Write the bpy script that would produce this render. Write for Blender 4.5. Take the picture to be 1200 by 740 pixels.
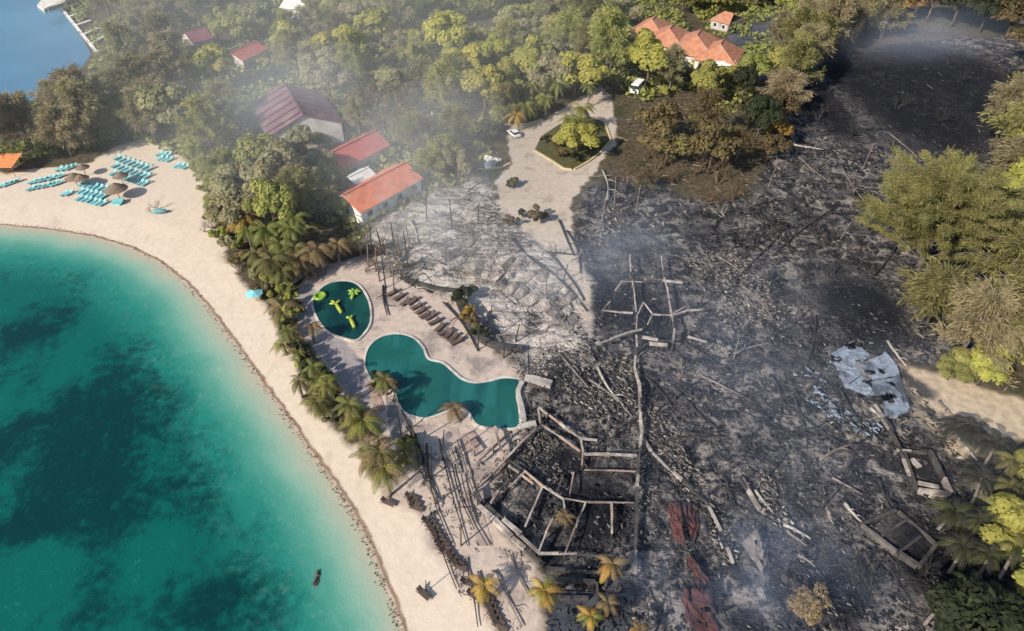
import bpy, math, random
import numpy as np
from mathutils import Vector, Matrix, Euler
R = math.radians
rnd = random.Random(7)
sc = bpy.context.scene
for o in list(bpy.data.objects): bpy.data.objects.remove(o)

# ---------------------------------------------------------------- camera, sky, sun, exposure
CAM_H, PITCH, FPX = 75.0, R(40), 800.0
cam_d = bpy.data.cameras.new('camera'); cam = bpy.data.objects.new('camera', cam_d)
sc.collection.objects.link(cam); sc.camera = cam
cam.location = (0, 0, CAM_H); cam.rotation_euler = (math.pi/2 - PITCH, 0, 0)
cam_d.sensor_width = 36.0; cam_d.lens = 36.0*FPX/1200.0; cam_d.clip_start = 0.5; cam_d.clip_end = 9000
SUN_EL, SUN_AZ = R(33), R(228)            # azimuth clockwise from +Y: the sun stands behind the camera's left shoulder
w = bpy.data.worlds.new('World'); sc.world = w; w.use_nodes = True
sky = w.node_tree.nodes.new('ShaderNodeTexSky'); sky.sky_type = 'NISHITA'; sky.sun_disc = False
sky.sun_elevation = SUN_EL; sky.sun_rotation = SUN_AZ
bgn = w.node_tree.nodes['Background']; bgn.inputs['Strength'].default_value = 0.12
w.node_tree.links.new(sky.outputs[0], bgn.inputs[0])
sun_d = bpy.data.lights.new('sun', 'SUN'); sun_d.energy = 5.0; sun_d.angle = R(0.5); sun_d.color = (1.0, 0.90, 0.76)
sun = bpy.data.objects.new('sun', sun_d); sc.collection.objects.link(sun)
to_sun = Vector((math.sin(SUN_AZ)*math.cos(SUN_EL), math.cos(SUN_AZ)*math.cos(SUN_EL), math.sin(SUN_EL)))
sun.rotation_euler = to_sun.to_track_quat('Z', 'Y').to_euler(); sun.location = to_sun*400
sc.view_settings.view_transform = 'Standard'; sc.view_settings.look = 'None'
sc.view_settings.exposure = 0.35; sc.view_settings.gamma = 1.0
sc.render.engine = 'CYCLES'
sc.cycles.use_denoising = True
sc.cycles.max_bounces = 5; sc.cycles.diffuse_bounces = 2; sc.cycles.glossy_bounces = 2
sc.cycles.transparent_max_bounces = 40; sc.cycles.volume_bounces = 0
sc.cycles.volume_step_rate = 4.0; sc.cycles.volume_max_steps = 48

FW = Vector((0, math.cos(PITCH), -math.sin(PITCH))); UP = Vector((0, math.sin(PITCH), math.cos(PITCH)))
CL = Vector((0, 0, CAM_H))
def P(px, py, z=0.0):
    """point of the place that stands at height z on the sight line through photograph pixel (px, py)"""
    d = FW + Vector(((px-600)/FPX, 0, 0)) + UP*((370-py)/FPX)
    t = (z-CAM_H)/d.z
    return CL + d*t
def proj(v):
    d = Vector(v)-CL; f = d.dot(FW)
    return 600+FPX*d.x/f, 370-FPX*d.dot(UP)/f, FPX/f

# ---------------------------------------------------------------- node helper and materials
class NT:
    def __init__(s, m):
        m.use_nodes = True; s.t = m.node_tree; s.b = s.t.nodes['Principled BSDF']; s.o = s.t.nodes['Material Output']
    def n(s, k, **kw):
        x = s.t.nodes.new(k)
        for a, v in kw.items(): setattr(x, a, v)
        return x
    def set(s, inp, v):
        if hasattr(v, 'is_output') or isinstance(v, bpy.types.NodeSocket): s.t.links.new(v, inp)
        else:
            if inp.type == 'RGBA' and len(v) == 3: v = (*v, 1)
            inp.default_value = v
    def coord(s, k='Object'): return s.n('ShaderNodeTexCoord').outputs[k]
    def pos(s): return s.n('ShaderNodeNewGeometry').outputs['Position']
    def map(s, v, sc=(1, 1, 1), rot=(0, 0, 0)):
        x = s.n('ShaderNodeMapping'); s.set(x.inputs[0], v); x.inputs['Scale'].default_value = sc; x.inputs['Rotation'].default_value = rot
        return x.outputs[0]
    def noise(s, v, scale, det=3, rough=.55, dist=0):
        x = s.n('ShaderNodeTexNoise'); s.set(x.inputs['Vector'], v); x.inputs['Scale'].default_value = scale
        x.inputs['Detail'].default_value = det; x.inputs['Roughness'].default_value = rough; x.inputs['Distortion'].default_value = dist
        return x.outputs['Fac']
    def voro(s, v, scale, feat='F1', out='Distance'):
        x = s.n('ShaderNodeTexVoronoi', feature=feat); s.set(x.inputs['Vector'], v); x.inputs['Scale'].default_value = scale
        return x.outputs[out]
    def m(s, op, a, b=0.0, c=0.0, clamp=False):
        x = s.n('ShaderNodeMath', operation=op, use_clamp=clamp)
        for i, v in enumerate((a, b, c)): s.set(x.inputs[i], v)
        return x.outputs[0]
    def step(s, v, lo, hi, a=0.0, b=1.0):
        x = s.n('ShaderNodeMapRange', interpolation_type='SMOOTHSTEP')
        s.set(x.inputs[0], v); x.inputs[1].default_value = lo; x.inputs[2].default_value = hi
        x.inputs[3].default_value = a; x.inputs[4].default_value = b
        return x.outputs[0]
    def mix(s, f, a, b, mode='MIX'):
        x = s.n('ShaderNodeMix', data_type='RGBA', blend_type=mode)
        s.set(x.inputs[0], f); s.set(x.inputs[6], a); s.set(x.inputs[7], b)
        return x.outputs[2]
    def attr(s, name):
        x = s.n('ShaderNodeAttribute'); x.attribute_name = name; return x.outputs['Fac']
    def bump(s, h, st=.5, dist=.1):
        x = s.n('ShaderNodeBump'); x.inputs['Strength'].default_value = st; s.set(x.inputs['Distance'], dist)
        s.set(x.inputs['Height'], h); s.t.links.new(x.outputs[0], s.b.inputs['Normal'])
    def col(s, v): s.set(s.b.inputs['Base Color'], v)
    def rough(s, v): s.set(s.b.inputs['Roughness'], v)

def mat(name, c1, c2=None, scale=1.0, rough=.85, island=0.0, obj=0.0, bump=0.0, c3=None, stretch=(1, 1, 1), spec=.3, trans=0.0, metal=0.0, coord='Object'):
    m = bpy.data.materials.new(name); t = NT(m)
    c2 = c2 or tuple(x*.7 for x in c1)
    v = t.map(t.coord(coord), stretch)
    f = t.step(t.noise(v, scale, 4), .3, .7)
    if island:
        f = t.m('ADD', t.m('MULTIPLY', f, 1-island), t.m('MULTIPLY', t.n('ShaderNodeNewGeometry').outputs['Random Per Island'], island))
    c = t.mix(f, c1, c2)
    if c3: c = t.mix(t.step(t.noise(v, scale*.37, 3), .5, .68), c, c3)
    if obj:
        r = t.n('ShaderNodeObjectInfo').outputs['Random']
        hs = t.n('ShaderNodeHueSaturation'); t.set(hs.inputs['Color'], c)
        t.set(hs.inputs['Value'], t.m('ADD', 1-obj*.5, t.m('MULTIPLY', r, obj)))
        r2 = t.m('FRACT', t.m('MULTIPLY', r, 7.31))
        t.set(hs.inputs['Hue'], t.m('ADD', .5-obj*.04, t.m('MULTIPLY', r2, obj*.08)))
        c = hs.outputs[0]
    t.col(c); t.rough(rough); t.b.inputs['Specular IOR Level'].default_value = spec; t.b.inputs['Metallic'].default_value = metal
    if bump: t.bump(t.noise(v, scale*3, 3), .6, bump)
    if trans:
        tr = t.n('ShaderNodeBsdfTranslucent'); t.set(tr.inputs[0], c)
        ms = t.n('ShaderNodeMixShader'); ms.inputs[0].default_value = trans
        t.t.links.new(t.b.outputs[0], ms.inputs[1]); t.t.links.new(tr.outputs[0], ms.inputs[2]); t.t.links.new(ms.outputs[0], t.o.inputs[0])
    return m
M = {}
# foliage colours
M['leaf_green'] = mat('leaf_green', (.36, .35, .10), (.20, .225, .065), .5, .7, .5, .45, trans=.42)
M['leaf_yellow_green'] = mat('leaf_yellow_green', (.48, .45, .11), (.29, .29, .07), .5, .7, .5, .35, trans=.42)
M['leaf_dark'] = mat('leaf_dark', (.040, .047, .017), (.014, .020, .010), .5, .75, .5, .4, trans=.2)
M['leaf_scorched'] = mat('leaf_scorched', (.20, .15, .065), (.07, .054, .03), .5, .8, .6, .3, c3=(.14, .135, .045), trans=.3)
M['leaf_tan'] = mat('leaf_tan', (.34, .25, .14), (.14, .10, .06), .5, .8, .6, .3, trans=.3)
M['leaf_grey_green'] = mat('leaf_grey_green', (.39, .37, .20), (.23, .22, .125), .5, .8, .5, .35, trans=.42)
M['leaf_orange'] = mat('leaf_orange', (.38, .22, .05), (.20, .12, .03), .5, .8, .6, .3, trans=.3)
M['needle_olive'] = mat('needle_olive', (.43, .36, .21), (.21, .185, .105), .35, .8, .55, .4, trans=.45)
M['needle_yellow'] = mat('needle_yellow', (.37, .345, .13), (.095, .095, .042), .35, .8, .5, .2, trans=.4)
M['needle_green'] = mat('needle_green', (.44, .42, .14), (.22, .235, .08), .35, .8, .5, .4, trans=.42)
M['frond_green'] = mat('frond_green', (.26, .265, .075), (.12, .15, .04), .6, .6, .3, .4, trans=.4)
M['frond_yellow_green'] = mat('frond_yellow_green', (.24, .23, .05), (.13, .14, .03), .6, .6, .3, .35, trans=.3)
M['frond_yellow'] = mat('frond_yellow', (.50, .32, .07), (.30, .19, .05), .6, .65, .4, .4, trans=.3)
M['frond_dry'] = mat('frond_dry', (.26, .19, .095), (.12, .085, .045), .6, .8, .4, .4, trans=.2)
M['frond_olive'] = mat('frond_olive', (.26, .235, .09), (.11, .11, .04), .6, .7, .4, .4, trans=.4)
M['frond_dark'] = mat('frond_dark', (.060, .068, .024), (.026, .032, .014), .6, .7, .4, .4, trans=.2)  # shade of the lower right palms put into the frond colour
M['frond_charred'] = mat('frond_charred', (.035, .035, .025), (.015, .015, .013), .6, .8, .4, .3)
M['bark'] = mat('bark', (.17, .13, .095), (.08, .06, .045), 3, .95, bump=.05)
M['bark_pale'] = mat('bark_pale', (.40, .37, .33), (.22, .20, .18), 2, .95, bump=.05)
M['bark_charred'] = mat('bark_charred', (.045, .042, .042), (.02, .02, .02), 2, .95, bump=.05)
M['bark_brown'] = mat('bark_brown', (.17, .11, .07), (.07, .05, .035), 2, .95, .3)
M['bark_grey'] = mat('bark_grey', (.22, .19, .175), (.10, .085, .08), 2, .95, .3)
# built things
M['white_paint'] = mat('white_paint', (.78, .76, .72), (.66, .63, .58), .6, .7, c3=(.55, .50, .44))
M['plaster'] = mat('plaster', (.72, .68, .62), (.55, .50, .44), .5, .9, bump=.02, c3=(.42, .38, .34))
M['roof_purple'] = mat('roof_purple', (.20, .115, .145), (.15, .085, .11), .6, .75, stretch=(1, 1, 1), c3=(.24, .16, .17))
M['roof_orange'] = mat('roof_orange', (.66, .21, .115), (.50, .155, .085), .7, .85, c3=(.55, .25, .17))
M['roof_red'] = mat('roof_red', (.50, .125, .105), (.40, .10, .085), .6, .75, c3=(.46, .16, .13))
M['roof_terracotta'] = mat('roof_terracotta', (.47, .215, .125), (.34, .15, .095), .8, .9, c3=(.38, .24, .18))
M['roof_maroon'] = mat('roof_maroon', (.23, .07, .10), (.16, .05, .08), .6, .8)
M['window_glass'] = mat('window_glass', (.03, .045, .055), (.02, .03, .04), 1, .08, spec=.6)
M['concrete'] = mat('concrete', (.42, .39, .36), (.28, .26, .24), .7, .95, bump=.03, c3=(.20, .19, .18))
M['pale_ash'] = mat('pale_ash', (.50, .46, .42), (.30, .28, .26), .6, .95, .2, bump=.04, c3=(.17, .16, .155))
M['beam_pale'] = mat('beam_pale', (.44, .395, .35), (.20, .18, .165), .9, .95, bump=.03, c3=(.15, .13, .125))
M['beam_pink'] = mat('beam_pink', (.40, .30, .25), (.24, .17, .145), .9, .95, bump=.03, c3=(.14, .11, .10))
M['beam_dark'] = mat('beam_dark', (.085, .078, .075), (.035, .033, .033), .9, .95, bump=.03)
M['coping'] = mat('coping', (.60, .55, .49), (.42, .38, .34), .8, .85, c3=(.30, .27, .25))
M['kerb_paint'] = mat('kerb_paint', (.56, .46, .27), (.42, .34, .20), .6, .85)
M['sheet_metal'] = mat('sheet_metal', (.40, .35, .31), (.18, .16, .145), .8, .8, obj=1.0, bump=.03, c3=(.30, .22, .16))
M['red_sheet'] = mat('red_sheet', (.100, .036, .033), (.050, .027, .027), .5, .9, c3=(.045, .036, .036))
M['white_slab'] = mat('white_slab', (.25, .30, .375), (.15, .18, .23), .8, .85, c3=(.06, .07, .09), bump=.05)  # white slab dimmed and blued: its shade is put into the colour
M['soot_shade'] = mat('soot_shade', (.02, .02, .022), (.012, .012, .013), 1, .95)
M['turquoise'] = mat('turquoise', (.20, .50, .53), (.15, .42, .47), 1.2, .7, obj=.35)
M['turquoise_frame'] = mat('turquoise_frame', (.45, .58, .60), (.36, .5, .52), 1, .6)
M['burnt_mat'] = mat('burnt_mat', (.125, .09, .072), (.07, .052, .044), 1.2, .9, obj=.4)
M['burnt_frame'] = mat('burnt_frame', (.06, .05, .045), (.035, .03, .028), 1.2, .9)
M['thatch'] = mat('thatch', (.23, .18, .135), (.12, .09, .07), 2.5, .95, .3, bump=.06)
M['thatch_blue'] = mat('thatch_blue', (.16, .32, .34), (.10, .22, .25), 2.5, .9)
M['wood'] = mat('wood', (.22, .15, .10), (.12, .085, .06), 2, .85)
M['car_white'] = mat('car_white', (.80, .80, .79), (.74, .74, .73), .5, .25, spec=.5)
M['tyre'] = mat('tyre', (.02, .02, .02), (.03, .03, .03), 2, .9)
M['float_green'] = mat('float_green', (.24, .40, .06), (.15, .28, .05), 1.5, .5)
M['float_yellow'] = mat('float_yellow', (.36, .42, .06), (.24, .31, .05), 1.5, .5)
M['rock'] = mat('rock', (.11, .10, .085), (.06, .055, .05), 1.5, .95, bump=.05)
M['orange_cloth'] = mat('orange_cloth', (.68, .26, .10), (.55, .2, .08), 1, .8)
M['paving_grey'] = mat('paving_grey', (.25, .235, .235), (.17, .16, .16), .7, .9, bump=.02)
M['slate_floor'] = mat('slate_floor', (.060, .068, .085), (.032, .036, .045), .5, .9, bump=.03, c3=(.10, .105, .12))
M['sheet_dark'] = mat('sheet_dark', (.16, .14, .125), (.08, .072, .068), .9, .8, bump=.04, c3=(.05, .045, .045))
M['walk_pink'] = mat('walk_pink', (.44, .36, .31), (.33, .27, .235), .8, .9, bump=.03, c3=(.24, .20, .18))
M['plank'] = mat('plank', (.38, .31, .25), (.22, .175, .14), 1, .9, .4, obj=.4)

def island_mat(name, stops, rough=.95):
    m = bpy.data.materials.new(name); t = NT(m)
    r = t.n('ShaderNodeValToRGB'); cr = r.color_ramp; cr.interpolation = 'LINEAR'
    while len(cr.elements) < len(stops): cr.elements.new(.5)
    for e, (p, c) in zip(cr.elements, stops): e.position = p; e.color = (*c, 1)
    t.set(r.inputs[0], t.n('ShaderNodeNewGeometry').outputs['Random Per Island'])
    t.col(r.outputs[0]); t.rough(rough); t.b.inputs['Specular IOR Level'].default_value = .15
    return m
M['debris_dark'] = island_mat('debris_dark', [(0, (.010, .011, .014)), (.5, (.030, .030, .036)), (.82, (.070, .066, .066)), (.95, (.15, .135, .12)), (1, (.28, .25, .22))])
M['debris_pale'] = island_mat('debris_pale', [(0, (.04, .036, .034)), (.3, (.13, .115, .105)), (.75, (.20, .18, .16)), (1, (.38, .34, .30))])
M['debris_brown'] = island_mat('debris_brown', [(0, (.03, .025, .02)), (.5, (.13, .09, .06)), (1, (.36, .28, .20))])

# ---------------------------------------------------------------- objects and tags
def link(o): sc.collection.objects.link(o); return o
def tag(o, label=None, cat=None, group=None, kind=None):
    if label: o['label'] = label
    if cat: o['category'] = cat
    if group: o['group'] = group
    if kind: o['kind'] = kind
    return o
def empty(name, loc, rz=0.0):
    o = link(bpy.data.objects.new(name, None)); o.location = loc; o.rotation_euler.z = rz; o.empty_display_size = .3
    return o
class MB:
    def __init__(s): s.v = []; s.f = []
    def add(s, vs, fs):
        k = len(s.v); s.v += [tuple(x) for x in vs]; s.f += [tuple(i+k for i in f) for f in fs]; return s
    def box(s, c, size, rz=0.0, rot=None):
        h = [x/2 for x in size]; mt = (rot if rot is not None else Matrix.Rotation(rz, 3, 'Z')); c = Vector(c)
        vs = [c+mt @ Vector((sx*h[0], sy*h[1], sz*h[2])) for sx in (-1, 1) for sy in (-1, 1) for sz in (-1, 1)]
        return s.add(vs, [(0, 1, 3, 2), (4, 6, 7, 5), (0, 4, 5, 1), (2, 3, 7, 6), (0, 2, 6, 4), (1, 5, 7, 3)])
    def bar(s, a, b, wd, ht):
        a, b = Vector(a), Vector(b); d = b-a; L = d.length
        if L < 1e-4: return s
        q = d.to_track_quat('X', 'Z').to_matrix()
        return s.box((a+b)/2, (L, wd, ht), rot=q)
    def tube(s, pts, rad, n=6, cap=True):
        pts = [Vector(p) for p in pts]; vs = []; fs = []
        for i, p in enumerate(pts):
            d = pts[min(i+1, len(pts)-1)]-pts[max(i-1, 0)]
            q = d.to_track_quat('Z', 'Y').to_matrix()
            for k in range(n):
                a = 2*math.pi*k/n; vs.append(p+q @ Vector((math.cos(a)*rad[i], math.sin(a)*rad[i], 0)))
        for i in range(len(pts)-1):
            for k in range(n):
                fs.append((i*n+k, i*n+(k+1) % n, (i+1)*n+(k+1) % n, (i+1)*n+k))
        if cap: fs.append(tuple(range(n-1, -1, -1))); fs.append(tuple((len(pts)-1)*n+k for k in range(n)))
        return s.add(vs, fs)
    def prism(s, poly, z0, z1):
        n = len(poly); vs = [(p[0], p[1], z0) for p in poly]+[(p[0], p[1], z1) for p in poly]
        a = sum(poly[i][0]*poly[(i+1) % n][1]-poly[(i+1) % n][0]*poly[i][1] for i in range(n))
        fs = [tuple(range(n-1, -1, -1)), tuple(range(n, 2*n))]+[(i, (i+1) % n, n+(i+1) % n, n+i) for i in range(n)]
        if a < 0: fs = [f[::-1] for f in fs]
        return s.add(vs, fs)
    def slab(s, quad, th):
        """a sheet of thickness th under the given 3-D polygon"""
        q = [Vector(p) for p in quad]; n = (q[1]-q[0]).cross(q[2]-q[0]).normalized()
        if n.z < 0: n = -n; q = q[::-1]
        k = len(q); vs = q+[p-n*th for p in q]
        return s.add(vs, [tuple(range(k)), tuple(range(2*k-1, k-1, -1))]+[(i, k+i, k+(i+1) % k, (i+1) % k) for i in range(k)])
    def mesh(s, name, m, smooth=False, off=None):
        me = bpy.data.meshes.new(name)
        v = s.v if off is None else [(x-off[0], y-off[1], z-off[2]) for x, y, z in s.v]
        me.from_pydata(v, [], s.f); me.materials.append(M[m] if isinstance(m, str) else m); me.update()
        if smooth: me.polygons.foreach_set('use_smooth', [True]*len(me.polygons))
        return me
    def build(s, name, m, parent=None, smooth=False, label=None):
        """world coordinates in; parents here are never rotated or scaled at build time"""
        me = s.mesh(name, m, smooth, parent_world(parent) if parent else None)
        o = link(bpy.data.objects.new(name, me))
        if parent: o.parent = parent
        if label: o['label'] = label
        return o
def crumple(quad, nu, nv, drop, amp, seed):
    """a torn, buckled thin sheet over the 3-D quad"""
    r = random.Random(seed); q = [Vector(p) for p in quad]; b = MB(); g = {}
    for i in range(nu+1):
        for j in range(nv+1):
            u, v = i/nu, j/nv; p = q[0].lerp(q[1], u).lerp(q[3].lerp(q[2], u), v)
            L = (q[1]-q[0]).length/nu*.35
            g[i, j] = p+Vector((r.uniform(-L, L), r.uniform(-L, L), r.uniform(-.2, 1)*amp))
    for i in range(nu):
        for j in range(nv):
            edge = i in (0, nu-1) or j in (0, nv-1)
            if r.random() < drop*(2.2 if edge else .7): continue
            c = [g[i, j], g[i+1, j], g[i+1, j+1], g[i, j+1]]; b.add(c+[p-Vector((0, 0, .05)) for p in c], [(0, 1, 2, 3), (7, 6, 5, 4), (0, 4, 5, 1), (1, 5, 6, 2), (2, 6, 7, 3), (3, 7, 4, 0)])
    return b
def parent_world(p):
    l = Vector(p.location)
    while p.parent: p = p.parent; l = l+Vector(p.location)
    return l
def inst(name, me, parent=None, loc=(0, 0, 0), rot=(0, 0, 0), s=1.0):
    o = link(bpy.data.objects.new(name, me)); o.parent = parent; o.location = loc; o.rotation_euler = rot
    o.scale = (s, s, s) if not hasattr(s, '__len__') else s
    return o
ORD = ['', 'second', 'third', 'fourth', 'fifth', 'sixth', 'seventh', 'eighth', 'ninth', 'tenth', 'eleventh', 'twelfth', 'thirteenth', 'fourteenth', 'fifteenth', 'sixteenth', 'seventeenth', 'eighteenth', 'nineteenth', 'twentieth',
       'twenty-first', 'twenty-second', 'twenty-third', 'twenty-fourth', 'twenty-fifth', 'twenty-sixth', 'twenty-seventh', 'twenty-eighth', 'twenty-ninth', 'thirtieth']
PLACES = {'purple-roofed house': (342, 140), 'orange-roofed house': (445, 235), 'red-roofed house': (418, 180), 'white jetty': (100, 40),
          'terracotta-roofed building': (815, 60), 'white car on the driveway': (602, 158), 'kerbed driveway island': (668, 175), 'round pool': (400, 360),
          'long winding pool': (520, 450), 'white ruined slab': (1010, 440), 'collapsed red roof': (805, 620), 'octagonal burnt frame': (660, 580),
          'burnt roof frame': (755, 350), 'maroon roof': (225, 45), 'small red roof': (285, 60), 'turquoise lounger block': (155, 205), 'white van': (747, 108),
          'big yellow casuarina': (1110, 320), 'roofless dark building': (1045, 640), 'white house at the top edge': (350, 10), 'small terracotta house': (855, 22),
          'orange awning': (6, 190), 'thatched parasols': (100, 210), 'row of charred loungers': (520, 380), 'bright orange tree': (1045, 15), 'scorched thicket': (800, 180),
          'sandy track': (1150, 480), 'broken white-edged building': (1085, 565)}
PLACES_W = {k: P(*v) for k, v in PLACES.items()}
pending = []
def later(o, phrase, cat, group, at=None, skip=()):
    pending.append((o, phrase, cat, group, Vector(at if at is not None else o.location), skip))
def settle_labels():
    by = {}
    for o, ph, cat, grp, at, skip in pending:
        k = min((k for k in PLACES_W if k not in skip), key=lambda k: (PLACES_W[k].xy-at.xy).length)
        by.setdefault((ph, k), []).append(((PLACES_W[k].xy-at.xy).length, o, cat, grp))
    for (ph, k), l in by.items():
        l.sort(key=lambda x: x[0])
        for i, (d, o, cat, grp) in enumerate(l):
            n = ORD[i]+' ' if i else ''
            tag(o, f'{ph}, {n}nearest the {k}', cat, grp)

# ---------------------------------------------------------------- zones of the ground (outlines traced on the ground plane)
def W(pts): return [P(*p).xy for p in pts]
SHORE = [(-160, 262), (0, 264), (55, 269), (110, 278), (150, 290), (185, 307), (215, 331), (240, 358), (262, 388), (285, 420), (310, 456), (335, 490), (355, 520), (375, 548), (395, 576), (412, 604), (427, 632), (442, 668), (458, 708), (470, 745), (490, 800), (520, 900)]
s0 = P(-160, 262); s1 = P(520, 900)
sea_poly = [Vector((-3000, s0.y))] + W(SHORE) + [Vector((s1.x+5, -2500)), Vector((-3000, -2500))]
INLAND = [(-160, 198), (0, 203), (60, 197), (108, 190), (135, 172), (165, 163), (195, 170), (224, 190), (243, 228), (250, 262), (266, 300), (288, 332), (312, 362), (336, 400), (350, 440), (368, 478), (402, 515), (436, 552), (458, 588), (505, 600), (525, 640), (552, 690), (590, 745), (630, 820), (650, 900)]
b0 = P(-160, 198); b1 = P(650, 900)
beach_poly = [Vector((-3000, b0.y))] + W(INLAND) + [Vector((b1.x+5, -2500)), Vector((-3000, -2500))]
LAG = [(-160, 150), (0, 128), (28, 120), (60, 108), (72, 95), (92, 82), (106, 62), (96, 44), (80, 22), (66, 0), (58, -40), (40, -110)]
l0 = P(-160, 150)
lagoon_poly = [Vector((-3000, l0.y))] + W(LAG) + [Vector((-330, 2500)), Vector((-3000, 2500))]
char_poly = W([(688, 220), (740, 205), (800, 232), (850, 240), (885, 222), (905, 175), (925, 110), (950, 70), (1010, 55), (1110, 45), (1230, 40), (1260, 190), (1250, 380), (1160, 436), (1100, 432), (1050, 425), (1085, 470), (1120, 520), (1160, 590), (1210, 700), (1240, 900), (660, 900), (640, 745), (638, 690), (630, 664), (562, 594), (592, 545), (606, 506), (612, 452), (640, 428), (682, 398), (684, 340), (668, 280)])
ash_poly = W([(430, 280), (455, 250), (505, 220), (570, 205), (600, 262), (655, 285), (690, 330), (700, 400), (650, 445), (612, 450), (596, 416), (560, 400), (540, 362), (470, 330), (440, 320)])
terrace_poly = W([(345, 352), (352, 335), (372, 312), (425, 302), (452, 318), (480, 330), (535, 352), (552, 392), (578, 412), (600, 418), (618, 452), (612, 502), (592, 545), (562, 594), (600, 632), (632, 664), (636, 700), (640, 750), (650, 830), (600, 800), (560, 700), (530, 680), (500, 630), (485, 595), (452, 585), (440, 550), (425, 500), (400, 460), (372, 415), (352, 385)])
drive_poly = W([(594, 160), (597, 149), (638, 141), (690, 108), (704, 100), (716, 116), (722, 148), (722, 168), (700, 196), (688, 212), (668, 240), (674, 290), (692, 345), (692, 395), (650, 300), (612, 268), (588, 245), (580, 212), (600, 192)])
island_poly = W([(626, 177), (644, 187), (661, 198), (676, 199), (700, 182), (716, 165), (708, 143), (690, 136), (655, 146), (634, 160)])
track_poly = W([(1075, 432), (1110, 440), (1150, 455), (1230, 478), (1230, 520), (1180, 512), (1140, 505), (1090, 470)])
path_poly = W([(1045, 420), (1075, 432), (1110, 480), (1150, 540), (1190, 600), (1185, 640), (1140, 570), (1080, 490)])
shade_poly = W([(345, 350), (362, 330), (372, 345), (378, 375), (405, 400), (425, 425), (432, 445), (445, 460), (430, 478), (410, 465), (380, 420), (352, 385)])  # palm shade by the round pool, painted as a greyer terrace
def sdf(poly, X, Y):
    p = np.array([(v[0], v[1]) for v in poly], float); n = len(p)
    d = np.full(X.shape, 1e18); ins = np.zeros(X.shape, bool)
    for i in range(n):
        a, b = p[i], p[(i+1) % n]; e = b-a; L = (e*e).sum()+1e-12
        wx, wy = X-a[0], Y-a[1]; t = np.clip((wx*e[0]+wy*e[1])/L, 0, 1)
        d = np.minimum(d, (wx-e[0]*t)**2+(wy-e[1]*t)**2)
        if a[1] != b[1]:
            c = (a[1] > Y) != (b[1] > Y); ins ^= c & (X < (b[0]-a[0])*(Y-a[1])/(b[1]-a[1])+a[0])
    return np.where(ins, 1, -1)*np.sqrt(d)
def inside(poly, x, y): return sdf(poly, np.array([x]), np.array([y]))[0]
_ng = np.random.default_rng(3).random((256, 256))
def vnoise(X, Y, s):
    x = X/s; y = Y/s; xi = np.floor(x).astype(int); yi = np.floor(y).astype(int); fx = x-xi; fy = y-yi
    fx = fx*fx*(3-2*fx); fy = fy*fy*(3-2*fy); g = lambda a, b: _ng[a % 256, b % 256]
    return (g(xi, yi)*(1-fx)+g(xi+1, yi)*fx)*(1-fy)+(g(xi, yi+1)*(1-fx)+g(xi+1, yi+1)*fx)*fy
gx = np.concatenate([np.array([-3000, -2000, -1300, -900, -600, -420, -320, -260, -235]), np.arange(-215, 216, 1.0), np.array([235, 260, 320, 420, 600, 900, 1300, 2000, 3000])])
gy = np.concatenate([np.array([-2500, -1500, -800, -400, -200, -100, -50, -20, 0, 12]), np.arange(22, 302, 1.0), np.array([315, 340, 380, 450, 600, 900, 1400, 2200, 3500])])
GX, GY = np.meshgrid(gx, gy)
X, Y = GX.ravel(), GY.ravel()
S = {k: sdf(v, X, Y) for k, v in dict(sea=sea_poly, lagoon=lagoon_poly, beach=beach_poly, char=char_poly, ash=ash_poly, terrace=terrace_poly, drive=drive_poly, island=island_poly, track=track_poly, path=path_poly, paved=shade_poly).items()}  # 'paved' is the palm shade painted on the terrace
SEA_Z = -0.35
wat = np.maximum(S['sea'], S['lagoon'])
Z = np.where(wat > 0, SEA_Z-.05*np.minimum(wat, 80), SEA_Z*np.clip(1-(-wat)/9, 0, 1))
rough_in = np.clip(np.maximum(S['char'], S['ash'])/2, 0, 1)*np.clip(-np.maximum(S['drive'], S['terrace'])/2, 0, 1)
Z = Z-rough_in*(1.0-(.5*vnoise(X, Y, 7)+.55*vnoise(X+50, Y, 3.2)+.35*vnoise(X, Y+90, 1.7)))*1.25+rough_in*.25
Z = Z+np.clip(S['beach']/4, 0, 1)*np.clip(-wat/5, 0, 1)*.10*(vnoise(X, Y, 3)-.8)
def ground_z(x, y): return 0.0

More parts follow.
